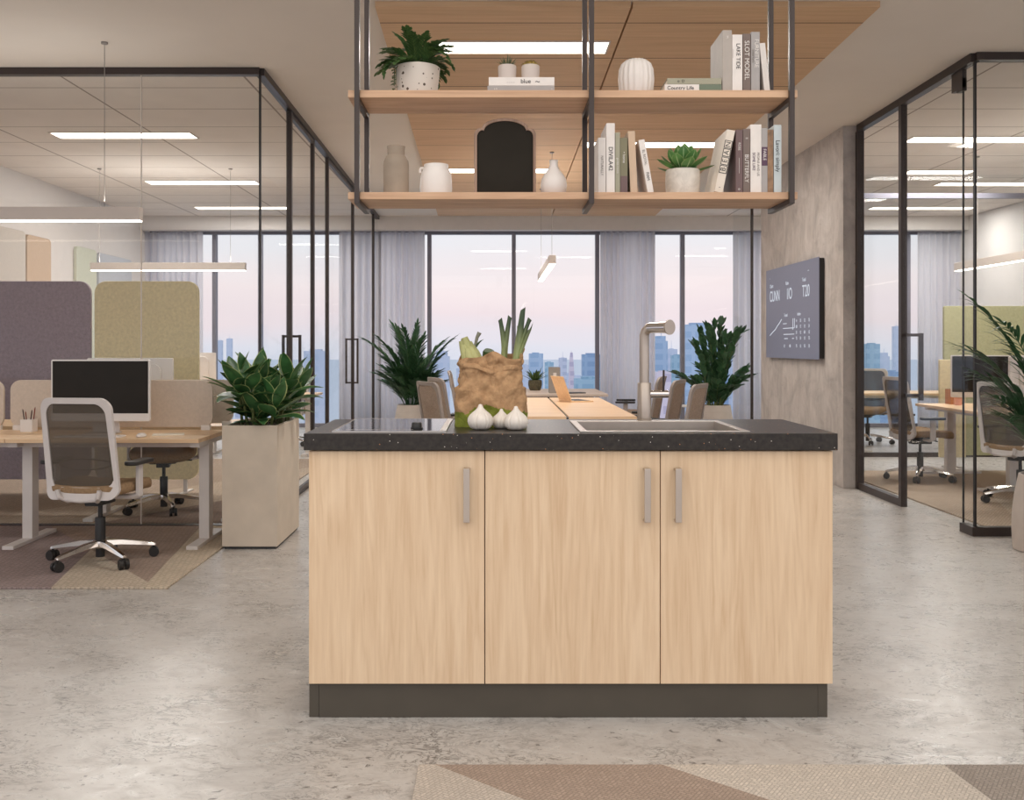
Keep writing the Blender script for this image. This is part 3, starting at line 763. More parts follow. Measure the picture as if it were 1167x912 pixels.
M['garlic'] = plain('garlic_skin', (236, 226, 214), .55, var=.05, nscale=30, bump=.1)
M['root'] = plain('dry_root', (176, 156, 124), .9, var=.2)
def garlic(x, y, label, R=.046, rz=0, tilt=0):
    t = thing('garlic_bulb', label, 'garlic', (x, y, ZC), rz, 'garlic bulbs in front of the bag')
    k = R / .046
    prof = [(R * .34, 0)]
    for r_, z_ in ((.62, .002), (.80, .008), (.93, .017), (1.0, .028), (.99, .038), (.92, .046), (.80, .054), (.64, .061), (.48, .067), (.34, .073), (.23, .079), (.165, .085), (.135, .090), (.06, .0915)):
        prof.append((R * r_, z_ * k))
    m = MB(); m.lathe(prof, 126, wob=lambda a, z: 1.02 - (.11 * math.exp(-(sin(a * 3.5 + .4) / .22) ** 2)) * min(1, z / .012) * max(0, min(1, (.078 - z) / .03)) + .008 * sin(a * 21))
    b_ = m.build('bulb', M['garlic'], t, angle=180)
    m = MB(); m.lathe([(.013, .0002), (.016, .0025), (.012, .004)], 20); m.build('root_plate', M['root'], t)
    return t
garlic(X(547.5, 3.50), 3.50, 'whole white garlic bulb in front of the bag, standing apart from the pair')
garlic(X(588, 3.49), 3.485, 'white garlic bulb at the front of the touching pair by the bag', .043, .6)
garlic(X(571.5, 3.535), 3.547, 'white garlic bulb half hidden behind another bulb, against the paper bag', .036, 1.2)

def veg_mat(name, lo, hi, z0, z1):
    t = NT(name); s = t.n('ShaderNodeSeparateXYZ'); tc = t.n('ShaderNodeTexCoord'); t.l(tc.outputs['Object'], s.inputs[0])
    mr = t.n('ShaderNodeMapRange'); t.l(s.outputs[2], mr.inputs[0]); mr.inputs[1].default_value = z0; mr.inputs[2].default_value = z1
    n = t.noise(t.coord((60, 60, 2)), 2, 3)
    k = t.math('ADD', mr.outputs[0], t.math('MULTIPLY', t.math('SUBTRACT', n, .5), .5))
    t.bsdf(t.mix(t.ramp(k, [(0, (0, 0, 0, 1)), (1, (1, 1, 1, 1))]), lin(lo), lin(hi)), .5, 0, t.bump(n, .2, .003), .4); return t.m
M['leek'] = veg_mat('leek_green', (176, 186, 128), (66, 82, 60), .24, .38)
def leek(x, y, label, forks, r):
    """white shank standing in the bag, splitting into flat cut leaves at the top"""
    t = thing('leek', label, 'leek', (x, y, ZC + .004), 0, 'leeks in the bag')
    lean = forks[0]
    m = MB(); m.lathe([(r * .8, 0), (r * 1.15, .01), (r, .04), (r * .9, .12), (r * 1.0, .21)], 20); m.build('shank', M['leek'], t)
    for (dx, top, wid, curl, us) in forks[1]:
        m = MB(); n = 14; vs = []
        for i in range(n + 1):
            u = i / n; z = .14 + (top - .14) * u; k = max(0, (u - us) / (1 - us)); cx_ = lean * u + dx * k ** 1.25
            hw = wid * (1.0 - .42 * k); th = r * .62 * (1 - k) + .0035; cy_ = -.004 * k * curl
            for (a, b) in ((-1, .5), (-.5, .1), (0, -.25), (.5, .1), (1, .5), (.5, -.7), (0, -1.0), (-.5, -.7)):
                vs.append((cx_ + a * hw, cy_ + b * th, z + a * .006 * curl * (i == n)))
        fs = [(i * 8 + k, i * 8 + (k + 1) % 8, (i + 1) * 8 + (k + 1) % 8, (i + 1) * 8 + k) for i in range(n) for k in range(8)]
        fs += [tuple(range(7, -1, -1)), tuple(n * 8 + k for k in range(8))]
        m.add(vs, fs); m.build('leaf', M['leek'], t, angle=60)
sc_ = 3.64
leek(X(573, sc_), 3.715, 'leek in the paper bag with two forked green tops, beside the taller leek', (.014, [(-.024, .402, .0125, 1, .55), (.014, .412, .0125, -1, .5)]), .015)
leek(X(586, sc_), 3.66, 'taller leek at the side of the paper bag with three dark green tops', (.030, [(.004, .440, .016, 1, .45), (.030, .402, .012, -1, .5), (.036, .376, .010, 2, .4), (-.012, .365, .011, -2, .6)]), .018)
M['fennel'] = veg_mat('fennel_green', (192, 190, 130), (150, 152, 100), .16, .3)
fn = thing('fennel_bulb', 'pale green ribbed vegetable stalk with a cut top leaning out of the bag', 'vegetable', (X(549, sc_), 3.655, ZC + .095))
for k in range(8):
    an = 2 * pi * k / 7; q_ = (.020 * cos(an), .018 * sin(an)) if k < 7 else (0, 0); e_ = (.205, .222, .236, .228, .212, .198, .204, .24)[k]
    m = MB(); m.tube([(.02 - .36 * z + q_[0] * (.75 + .5 * sin(pi * min(1, z / .21))), q_[1] * (.75 + .5 * sin(pi * min(1, z / .21))), z) for z in [e_ * i / 9 for i in range(10)]], [.0165 + .003 * sin(pi * i / 9) - (.004 if i == 9 else 0) for i in range(10)], 12)
    m.build('stalk', M['fennel'], fn, angle=60)
m = MB(); m.leaf((-.03, .0, .19), .3, 1.1, .06, .034, .8, 5, .3); m.build('leaf_tip', M['leafplain'], fn)
M['spoon'] = plain('grey_green_stalk', (140, 138, 122), .5)
m = MB(); m.tube([(0, 0, 0), (.004, 0, .10), (.010, 0, .17), (.020, 0, .215), (.030, 0, .235)], [.006, .006, .0055, .0065, .0085], 12)
o = m.build('celery_stem', M['spoon'], None); o.location = (X(537, sc_), 3.735, ZC + .12); tag(o, 'thin grey green stem curving up out of the paper bag', 'vegetable')
M['zucc'] = veg_mat('courgette_green', (72, 96, 44), (54, 82, 36), .1, .3)
o = MB().tube([(0, 0, 0), (.002, 0, .12), (.004, 0, .180), (.005, -.002, .184)], [.026, .027, .025, .020], 24)
o = o.build('courgette', M['zucc']); o.location = (X(556, sc_), 3.73, ZC + .10); tag(o, 'dark green courgette end showing over the middle of the bag rim', 'vegetable')
m = MB(); m.lathe([(.006, 0), (.026, .008), (.036, .028), (.034, .05), (.020, .066), (.006, .074)], 28)
o = m.build('onion', M['garlic']); o.location = (X(565, sc_), 3.665, ZC + .185); tag(o, 'pale onion just showing at the bag rim beside the leeks', 'onion')

# ================================================================== HANGING SHELF
S0, S1 = 3.50, 3.745
ZL0, ZL1, ZU0, ZU1 = 1.831, 1.857, 2.200, 2.227
sh = thing('hanging_shelf', 'two-tier oak shelf hung on dark metal rods from the ceiling', 'shelf', (0, S0, ZL0))
for (z0, z1) in ((ZL0, ZL1), (ZU0, ZU1)):
    MB().box(X(396.5, S0), X(909, S0), .0, S1 - S0, z0 - ZL0, z1 - ZL0).build('shelf_board', M['shelfwood'], sh, smooth=False, bevel=.0015)
for p in (407, 674, 902):
    x = X(p, S0 - .01)
    MB().cbox((x, -.0105, (CEIL - ZL0 - .012) / 2 - .006), (.0185, .0185, CEIL - ZL0 + .012)).build('rod', M['frame'], sh, smooth=False, bevel=.001)
    MB().cbox((x, S1 - S0 + .0105, (CEIL - ZL0 - .012) / 2 - .006), (.0185, .0185, CEIL - ZL0 + .012)).build('rod', M['frame'], sh, smooth=False, bevel=.001)
    for z in (ZL0, ZU0):
        MB().box(x - .009, x + .009, -.001, S1 - S0 + .001, z - ZL0 - .0185, z - ZL0 - .0005).build('bracket', M['frame'], sh, smooth=False)

# ------------------------------------------------------------------ books
def cmat(name, rgb, var=.05): return plain(name, rgb, .6, var=var, nscale=20)
BK = {k: cmat('book_cover_' + k, c) for k, c in dict(white=(234, 226, 218), offwhite=(222, 214, 206), grey=(178, 168, 158), sage=(164, 160, 138), olive=(128, 122, 96), tan=(206, 178, 150), umber=(120, 104, 96), mauve=(112, 90, 88), mid=(170, 164, 160), brown=(150, 118, 92), pale_blue=(206, 214, 214), green=(112, 124, 104), cream=(228, 216, 200)).items()}
M['paper'] = plain('page_block', (232, 222, 206), .85, var=.05, nscale=80)
M['ink'] = plain('dark_ink', (44, 40, 38), .6); M['inkw'] = plain('pale_ink', (230, 224, 216), .6); M['inkg'] = plain('grey_ink', (132, 122, 114), .6); M['inkv'] = plain('plum_ink', (92, 64, 84), .6)
def book(label, x, w, h, zsh, cover, tilt=0, d=.19, y=None, flat=False, titles=(), group='books on the shelf', spine_band=None):
    """spine faces the front; x is the left edge of the spine at its foot"""
    y = S0 + .025 if y is None else y
    lift = w * sin(tilt) if tilt > 0 else 0
    t = thing('book', label, 'book', (x, y, zsh + lift + .0005), 0, group)
    t.rotation_euler = (0, tilt, 0)
    if flat: t.location = (x, y, zsh + w + .0005); t.rotation_euler = (0, pi / 2, 0)
    c = .0022
    m = MB(); m.box(0, c, .001, d, 0, h); m.box(w - c, w, .001, d, 0, h); m.box(0, w, 0, c, 0, h)
    cv = m.build('cover', cover, t, smooth=False, bevel=.0008)
    MB().box(c, w - c, c, d - .004, .003, h - .003).build('pages', M['paper'], t, smooth=False)
    for (s, size, zc, mat, up, *o) in titles:
        off = o[0] if o else 0; sx = o[1] if len(o) > 1 else 1
        rot = (pi / 2, pi / 2, 0) if not up else (pi / 2, -pi / 2, 0)
        text('title', s, size, mat, cv, (w / 2 + off, -.0006, zc), rot, .0004, sx)
    if spine_band:
        (z0, z1, mat) = spine_band; MB().box(.0005, w - .0005, -.0008, 0, z0, z1).build('spine_band', mat, cv, smooth=False)
    return t
dS = S0 + .025
def sx_(px): return X(px, dS)
sc1 = dS / F                                  # metres per pixel at the spines
def hgt(zb, py): return Z(py, dS) - zb
U, Lw = ZU1, ZL1
ub = 'upright books on the upper shelf'; lb = 'upright books on the lower shelf'
# upper shelf, standing
book('large blank grey book standing first in the upper shelf row, beside the flat pair', sx_(823.5), .034, hgt(U, 34.5), U, BK['grey'], 0, .20, titles=[('M', .012, .20, M['inkw'], 0)], group=ub)
book('white book with thin dark title on the upper shelf, next to the dark brown one', sx_(834.5), .037, hgt(U, 39.5), U, BK['white'], 0, .18, titles=[('LAKE TIDE', .020, .13, M['ink'], 0, .003), ('________', .008, .14, M['inkg'], 0, -.012)], group=ub)
book('dark brown book with bold pale title standing on the upper shelf', sx_(846.7), .028, hgt(U, 38.5), U, BK['umber'], 0, .19, titles=[('SLOT MODEL', .024, .115, M['inkw'], 0)], group=ub)
book('light taupe book on the upper shelf between the dark brown and the leaning one', sx_(856), .032, hgt(U, 36.5), U, BK['mid'], 0, .18, titles=[('FURNITURE', .020, .14, M['inkw'], 0, .004), ('interiors', .014, .13, M['inkg'], 0, -.008)], group=ub)
book('slim pale blank book leaning at the end of the upper shelf row', sx_(871.3), .021, .178, U, BK['offwhite'], -.105, .16, group=ub)
# upper shelf, lying
fb = 'flat books on the upper shelf'
book('grey flat book at the bottom of the pair under the two cactus pots', sx_(555.5), .0215, .245, U, BK['mid'], flat=True, titles=[('a b', .010, .03, M['inkw'], 1), ('o', .010, .235, M['inkw'], 1)], group=fb, d=.17)
book('white flat book carrying the two cactus pots', sx_(557), .031, .240, U + .0222, BK['white'], flat=True, titles=[('blue', .022, .135, M['ink'], 1), ('_ _ _ _', .01, .08, M['inkg'], 1), ('~', .03, .178, M['ink'], 1)], group=fb, d=.17)
b1 = book('white and green flat book with script lettering at the bottom, beside the ribbed vase', sx_(757.5), .027, .208, U, BK['white'], flat=True, titles=[('Country Life', .019, .058, M['ink'], 1)], group=fb, d=.165, spine_band=(.126, .207, BK['green']))
book('thin grey green flat book on top of the script-lettered one, beside the ribbed vase', sx_(760.5), .022, .198, U + .0277, BK['sage'], flat=True, titles=[('o  D', .014, .05, M['ink'], 1)], group=fb, d=.165)
# lower shelf, group beside the rod
book('short white book with faint title on the lower shelf, closest to the middle rod', sx_(681.7), .028, hgt(Lw, 157), Lw, BK['offwhite'], titles=[('NATURALLY', .013, .10, M['inkg'], 0)], group=lb)
book('tall white book with bold letters on the lower shelf, beside the short white one', sx_(691), .031, hgt(Lw, 140.5), Lw, BK['white'], titles=[('DIVILA42', .022, .125, M['ink'], 0)], group=lb)
book('narrow sage book on the lower shelf between a tall white and an olive book', sx_(701.3), .017, hgt(Lw, 151), Lw, BK['sage'], titles=[('garden rooms', .010, .10, M['inkw'], 0)], group=lb)
book('olive brown book on the lower shelf, beside the blank tan one', sx_(707), .0265, hgt(Lw, 157), Lw, BK['olive'], titles=[('• home', .014, .13, M['inkw'], 0)], group=lb, spine_band=(.003, .062, BK['mauve']))
book('blank tan book on the lower shelf, tilting slightly over the olive one', sx_(718.7), .0255, .226, Lw, BK['tan'], -.045, group=lb)
book('slim white book leaning steeply on the lower shelf next to the blank tan one', sx_(738.3), .022, .196, Lw, BK['white'], -.175, group=lb, titles=[('EL ROYAL', .013, .13, M['inkg'], 0), ('FIAM', .014, .06, M['ink'], 0)])
# lower shelf, group at the right end
b2 = book('white book with boxed BEAN lettering leaning on the lower shelf beside the succulent', sx_(814.3), .030, .232, Lw, BK['cream'], .200, group=lb)
cv = [c for c in children(b2) if c.name.startswith('cover')][0]
for i, ch in enumerate('BEAN'):
    z = .178 - (3 - i) * .031
    MB().box(.001, .029, -.0009, 0, z - .0145, z + .0145).build('title_box', M['ink'], cv, smooth=False)
    MB().box(.0035, .0265, -.0013, -.0009, z - .0120, z + .0120).build('title_box', BK['cream'], cv, smooth=False)
    text('title', ch, .026, M['ink'], cv, (.015, -.0016, z), (pi / 2, -pi / 2, 0), .0003)
text('title', '-', .02, M['ink'], cv, (.015, -.0006, .02), (pi / 2, 0, 0), .0003)
book('mauve brown book with a long pale line on its spine, behind the leaning white one', sx_(838.7), .025, hgt(Lw, 148), Lw, BK['mauve'], group=lb, titles=[('————', .014, .10, M['inkw'], 0), ('ROSE', .012, .17, M['inkw'], 0), ('o', .014, .014, M['inkw'], 0)])
book('dark taupe book with pale lettering on the lower shelf, beside the broad white one', sx_(847), .025, hgt(Lw, 147), Lw, BK['umber'], group=lb, titles=[('BUTTERFLY', .020, .09, M['inkw'], 0), ('II', .012, .20, M['inkw'], 0)])
book('broad white book with plum lettering on the lower shelf, tallest of its row', sx_(855.3), .040, hgt(Lw, 142), Lw, BK['white'], group=lb, titles=[('SOME LIKE', .014, .115, M['inkv'], 0, -.008), ('PEOPLE AND US', .012, .105, M['inkg'], 0, .008)])
book('mid grey book with a plum patch on the lower shelf, beside the broad white one', sx_(868), .0215, hgt(Lw, 146), Lw, BK['mid'], group=lb, titles=[('FABLE', .016, .14, M['inkw'], 0)], spine_band=(.10, .168, M['inkv']))
book('brown patterned book on the lower shelf, between the mid grey and the pale blue one', sx_(874.8), .021, hgt(Lw, 148), Lw, plain('book_cover_mottled', (150, 118, 90), .6, var=.4, nscale=30), group=lb)
book('pale blue book with dark script on the lower shelf, last before the end rod', sx_(882), .0275, hgt(Lw, 142.5), Lw, BK['pale_blue'], group=lb, titles=[('Lavori: simply', .021, .135, M['ink'], 0)])

# ------------------------------------------------------------------ vases, board, pots on the shelf
yo = 3.62
def xx(p): return X(p, yo)
q = yo / F
m = MB(); m.lathe([(.044, 0), (.0475, .004), (.048, .118), (.046, .134), (.038, .150), (.032, .157), (.0325, .176), (.034, .190), (.030, .191), (.027, .186), (.027, .160), (.035, .145), (.042, .125), (.042, .01)], 48)
o = m.build('bottle_vase', M['stoneware']); o.location = (xx(451.5), yo, Lw); tag(o, 'grey brown stoneware bottle vase on the lower shelf', 'vase')
o = thing('ceramic_jug', 'squat white ceramic jug with a shoulder on the lower shelf', 'jug', (xx(497), yo, Lw))
m = MB(); m.lathe([(.050, 0), (.058, .004), (.0605, .03), (.059, .06), (.056, .088), (.050, .100), (.046, .108), (.0455, .121), (.041, .122), (.041, .11), (.05, .09), (.054, .06), (.055, .01)], 48); m.build('body', M['ceramic'], o)
m = MB(); m.tube([(-.046, 0, .108), (-.056, 0, .108), (-.060, 0, .1), (-.058, 0, .09)], .006, 10); m.build('handle', M['ceramic'], o)
m = MB(); m.lathe([(.026, 0), (.036, .003), (.046, .020), (.050, .042), (.046, .066), (.034, .088), (.021, .104), (.0155, .116), (.015, .132), (.0175, .137), (.013, .137), (.011, .118), (.011, .10)], 48)
o = m.build('bulb_vase', M['ceramic']); o.location = (xx(631), yo, Lw); tag(o, 'white bulb vase with a narrow neck on the lower shelf', 'vase')
m = MB(); m.lathe([(.040, 0), (.055, .004), (.063, .03), (.066, .07), (.063, .105), (.054, .128), (.038, .141), (.022, .145), (.018, .143), (.018, .12)], 96, wob=lambda a, z: 1 + .035 * cos(a * 18))
o = m.build('ribbed_vase', M['ceramic']); o.location = (xx(725), yo, U); tag(o, 'white ribbed round vase on the upper shelf', 'vase')
# arched board
ab = thing('arched_board', 'black arched board with a scalloped wooden frame on the lower shelf', 'framed board', (xx(575.5), yo - .03, Lw))
def arch(w, h, k=1.0, n=10):
    """half outline mirrored: straight side, small shoulder lobe, concave nick, round crown"""
    pts = [(w, 0), (w, h * .775)]
    for i in range(n + 1):                      # shoulder lobe
        t = i / n * pi * .62; pts.append((w - .021 * k * (1 - cos(t)), h * .775 + .028 * k * sin(t)))
    x0, z0 = pts[-1]; cxr = w * .60; 
    for i in range(1, n + 1):                   # rise and crown
        t = i / n; a = pi / 2 * t; pts.append((x0 * cos(a) * (1 - .0) , z0 + (h - z0) * sin(a) ** 1.0))
    left = [(-x, z) for x, z in reversed(pts[:-1])]
    return pts + left
w, h = 35 * q, 88 * q
out = arch(w, h); inn = [(x * .905, .010 + z * .93) for x, z in arch(w, h)]
m = MB(); n = len(out)
vs = [(x, y, z) for (pl, y) in ((out, 0), (inn, 0), (inn, .018), (out, .018)) for (x, z) in pl]
m.add(vs, [(r * n + i, r * n + (i + 1) % n, ((r + 1) % 4) * n + (i + 1) % n, ((r + 1) % 4) * n + i) for r in range(4) for i in range(n)])
m.build('frame', wood('weathered_wood', (170, 142, 122), (128, 100, 82), 'z', 1.5), ab, smooth=False, bevel=.001)
MB().prism(inn, .006, .012, 'y').build('board', plain('chalkboard', (46, 42, 36), .85, spec=.15, var=.08), ab, smooth=False)
# ================================================================== PLANTS
def pot_mesh(m, r0, r1, h, th=.008, belly=0, seg=48, lip=0):
    n = 10; prof = [(r0 * .92, 0)]
    for i in range(n + 1):
        u = i / n; prof.append((r0 + (r1 - r0) * u + belly * sin(pi * u), .004 + (h - .004) * u))
    prof += [(r1 - th * .5, h + .003), (r1 - th, h)]
    prof += [(r1 - th, h * .8), (max(r0 + belly * .5, r1) - th * 1.5, h * .5), (r0 - th, .015)]
    m.lathe(prof, seg)
def soil(parent, r, z):
    m = MB(); m.lathe([(r, z - .01), (r, z), (r * .6, z + .004), (.001, z + .006)], 28); return m.build('soil', M['soil'], parent)

# fern on the upper shelf
sp = NT('speckled_glaze'); vo = sp.n('ShaderNodeTexVoronoi'); sp.l(sp.coord(), vo.inputs['Vector']); vo.inputs['Scale'].default_value = 62
sc3 = sp.n('ShaderNodeSeparateColor'); sp.l(vo.outputs['Color'], sc3.inputs[0])
kk = sp.math('LESS_THAN', vo.outputs['Distance'], sp.math('MULTIPLY', sc3.outputs[0], .36))
kk = sp.math('MULTIPLY', kk, sp.math('GREATER_THAN', sc3.outputs[1], .45))
sp.bsdf(sp.mix(kk, lin((218, 208, 196)), lin((92, 78, 66))), .6, 0, None, .4); M['speckle'] = sp.m
f = thing('potted_fern', 'drooping green fern in a speckled white pot on the upper shelf', 'potted plant', (xx(476), yo, U))
m = MB(); pot_mesh(m, .072, .084, .112); m.build('pot', M['speckle'], f); soil(f, .074, .095)
m = MB()
for k in range(34):
    az = 2 * pi * k / 34 * 1.618 * 3 + random.uniform(-.3, .3); el = random.uniform(.45, 1.45)
    L = random.uniform(.11, .155)
    m.frond((.02 * cos(az), .02 * sin(az), .105), az, el, L, random.uniform(1.2, 2.1) * (1 - .4 * (el > 1.1)), 9, .042, .019, 1.1, .2, .5, 9, .0022)
for (dx, dy) in ((-.083, -.03), (-.076, -.045)):
    m.tube([(dx * .9, dy, .112), (dx, dy - .004, .10), (dx - .002, dy, .04)], .0016, 6)
    for j in range(6): m.leaf((dx, dy, .10 - j * .014), random.uniform(2, 5), .1, .018, .014, .8, 4)
m.build('foliage', M['leaffern'], f)

# two cactus pots on the flat books
zt = U + .0222 + .0315
def small_pot(px, label):
    t = thing('cactus_pot', label, 'potted plant', (xx(px), S0 + .11, zt), 0, 'cactus pots on the flat books')
    m = MB(); pot_mesh(m, .031, .034, .062, .004, .001); m.build('pot', plain('greige_glaze', (206, 192, 182), .5, var=.03), t); soil(t, .029, .054); return t
t = small_pot(578, 'small pot with a spiky grey green air plant on the white flat book')
m = MB()
for k in range(46):
    az = random.uniform(0, 2 * pi); m.leaf((.008 * cos(az), .008 * sin(az), .058), az, random.uniform(.4, 1.5), random.uniform(.03, .052), .0055, random.uniform(-.2, .6), 4, .3)
m.build('foliage', M['leafcactus'], t)
t = small_pot(604.5, 'small pot with a low golden moss dome on the white flat book')
m = MB(); m.lathe([(.028, .05), (.031, .062), (.029, .070), (.020, .078), (.008, .0805), (.001, .081)], 40, wob=lambda a, z: 1 + .06 * sin(a * 9 + z * 300) + .04 * sin(a * 17))
for k in range(90):
    az = random.uniform(0, 2 * pi); rr = random.uniform(.004, .03); m.leaf((rr * cos(az), rr * sin(az), .078 - 12 * rr * rr), az, random.uniform(.2, 1.2), .010, .004, .6, 2, .2)
m.build('foliage', M['gold'], t)

# succulent on the lower shelf
mar = NT('marbled_pot'); a_ = mar.noise(mar.coord(), 14, 4, .6, 1.5); mar.bsdf(mar.ramp(a_, [(.35, lin((206, 198, 186))), (.6, lin((228, 220, 208)))]), .5, 0, None, .4); M['marble'] = mar.m
s_ = thing('potted_succulent', 'bright green rosette plant in a marbled white pot on the lower shelf', 'potted plant', (xx(778), yo, Lw))
m = MB(); pot_mesh(m, .061, .063, .098, .007, .002); m.build('pot', M['marble'], s_); soil(s_, .055, .085)
m = MB()
for k in range(24):
    az = k * 2.39996; u = k / 24; el = .35 + 1.1 * u; L = .108 - .02 * u + random.uniform(-.006, .006)
    m.leaf((.010 * cos(az), .010 * sin(az), .088 + .02 * u), az, el, L, .050, .2 - .4 * u, 7, .35, random.uniform(-.2, .2), .6)
m.build('foliage', M['leafsucc'], s_)

# big planter beside the desk
PX0, PX1, PY0, PY1, PH = -1.748, -1.394, 6.16, 6.84, .79
p = thing('floor_planter', 'tall rectangular beige planter full of broad variegated leaves beside the desk', 'planter', ((PX0 + PX1) / 2, (PY0 + PY1) / 2, 0))
w, h = (PX1 - PX0) / 2, (PY1 - PY0) / 2; t = .022
m = MB(); m.box(-w, w, -h, -h + t, .016, PH); m.box(-w, w, h - t, h, .016, PH); m.box(-w, -w + t, -h + t, h - t, .016, PH); m.box(w - t, w, -h + t, h - t, .016, PH)
m.build('planter_box', M['planter'], p, smooth=False, bevel=.003)
MB().box(-w + .012, w - .012, -h + .012, h - .012, 0, .0165).build('base', M['black'], p, smooth=False)
MB().box(-w + t, w - t, -h + t, h - t, PH - .08, PH - .03).build('soil', M['soil'], p, smooth=False)
m = MB(); st = MB(); rs_ = random.Random(11)
for k in range(25):
    bx, by = rs_.uniform(-w * .72, w * .72), rs_.uniform(-h * .85, h * .8)
    H = rs_.uniform(.12, .32); lx, ly = bx * .55 + rs_.uniform(-.05, .05), by * .25 - .03
    top = (bx + lx, by + ly, PH - .03 + H); st.tube([(bx, by, PH - .04), (bx + lx * .4, by + ly * .4, PH + H * .5), top], [.010, .009, .007], 8)
    n = rs_.randint(8, 10); a0 = rs_.uniform(0, 6)
    for j in range(n):
        az = a0 + j * 2.39996; u = j / n
        m.leaf((top[0] - lx * .3 * (1 - u), top[1] - ly * .3 * (1 - u), top[2] - .10 * (1 - u)), az, .3 + 1.05 * u + rs_.uniform(-.15, .15), rs_.uniform(.19, .26), rs_.uniform(.085, .115), rs_.uniform(.4, 1.0) * (1.0 - .6 * u), 8, .25, rs_.uniform(-.3, .3), .5)
# keep the blades clear of the glass corner behind
m.v = [(x, min(y, h + .06 if x < -.08 else h + .30), z) for (x, y, z) in m.v]
st.build('stem', M['stem'], p); m.build('foliage', M['leaf'], p)

# floor plants by the windows
def floor_pot(t, r0, r1, h): 
    m = MB(); pot_mesh(m, r0, r1, h, .014, .02); m.build('pot', M['potgrey'], t); soil(t, r1 - .016, h - .04)
dL = 13.1
t = thing('floor_palm', 'bushy areca palm in a grey floor pot beside the left glass room and its curtain', 'potted plant', (X(469, dL), dL, 0))
floor_pot(t, .235, .19, .50)
m = MB(); rs_ = random.Random(5); random.seed(21)
for k in range(44):
    az = k * 2.39996 + rs_.uniform(-.2, .2); el = rs_.uniform(.95, 1.54); L = rs_.uniform(.62, 1.2) * (.62 + .38 * (el > 1.28))
    r0 = rs_.uniform(.02, .10)
    m.frond((r0 * cos(az), r0 * sin(az), .46), az, el, L, rs_.uniform(.3, .9), 22, .23, .032, .85, .22, .5, 12, .007)
m.build('foliage', M['leafdark'], t)
dR = 13.0
t = thing('floor_plant', 'round-leaved dark green plant in a grey floor pot beside the concrete wall', 'potted plant', (X(816, dR), dR, 0))
floor_pot(t, .225, .19, .50)
m = MB(); rs_ = random.Random(9); lv = MB()
for k in range(30):
    az = k * 2.39996; el = rs_.uniform(.95, 1.54); L = rs_.uniform(.55, 1.15) * (.65 + .35 * (el > 1.25)); r0 = rs_.uniform(.02, .09); dr = rs_.uniform(.1, .6)
    if k % 4 == 0: el, L, dr, r0 = rs_.uniform(1.40, 1.56), rs_.uniform(.85, 1.14), .15, rs_.uniform(.01, .05)
    pz = Vector((r0 * cos(az), r0 * sin(az), .46)); pts = [pz.copy()]; hh = Vector((cos(az), sin(az), 0)); n = 12
    for i in range(n):
        e = el - dr * ((i + .5) / n) ** 1.5; pz = pz + (hh * cos(e) + Vector((0, 0, 1)) * sin(e)) * L / n; pts.append(pz.copy())
    m.tube(pts, [.009 * (1 - .7 * i / n) for i in range(n + 1)], 6)
    for i in range(2, n + 1):
        for sg in (-1, 1): lv.leaf(pts[i], az + sg * rs_.uniform(.6, 1.2), el - dr * (i / n) + rs_.uniform(-.3, .5), rs_.uniform(.12, .18), rs_.uniform(.075, .10), .5, 5, .2, rs_.uniform(-.4, .4), .55)
    lv.leaf(pts[-1], az, el - dr, .17, .075, .3, 5, .2, 0, .5)
m.build('stem', M['stem'], t); lv.build('foliage', M['leafdark'], t)
# palm outside the right glass room
t = thing('floor_palm', 'arching dark palm in a pale pot standing outside the right glass room', 'potted plant', (3.53, 6.12, 0))
m = MB(); pot_mesh(m, .225, .19, .48, .014, .02); m.build('pot', M['potgrey'], t); soil(t, .172, .44)
m = MB(); random.seed(4); rs_ = random.Random(14)
for k, (az, el, L, dr) in enumerate([(pi * 1.02, 1.38, .98, 1.1), (pi * .95, 1.46, 1.2, 1.2), (pi * 1.12, 1.25, .82, 1.0), (pi * 1.2, 1.46, 1.4, 1.2), (pi * 1.33, 1.3, 1.1, 1.2), (pi * .98, 1.52, 1.45, .9), (pi * 1.6, 1.2, 1.2, 1.3), (pi * 1.8, 1.3, 1.3, 1.3), (0, 1.3, 1.3, 1.4), (.2, 1.1, 1.1, 1.2), (pi * 1.5, 1.45, 1.5, 1.1), (pi * 1.08, 1.2, .62, .8), (pi * 1.25, 1.1, .75, 1.0)]):
    m.frond((.05 * cos(az), .05 * sin(az), .44), az, el, L * (.86 if cos(az) < -.5 else 1), dr * .9, 16, .25, .024, .75, .38, .9, 14, .008)
m.v = [(x, min(y, .44), z) for (x, y, z) in m.v]
m.build('foliage', M['leafdark'], t)
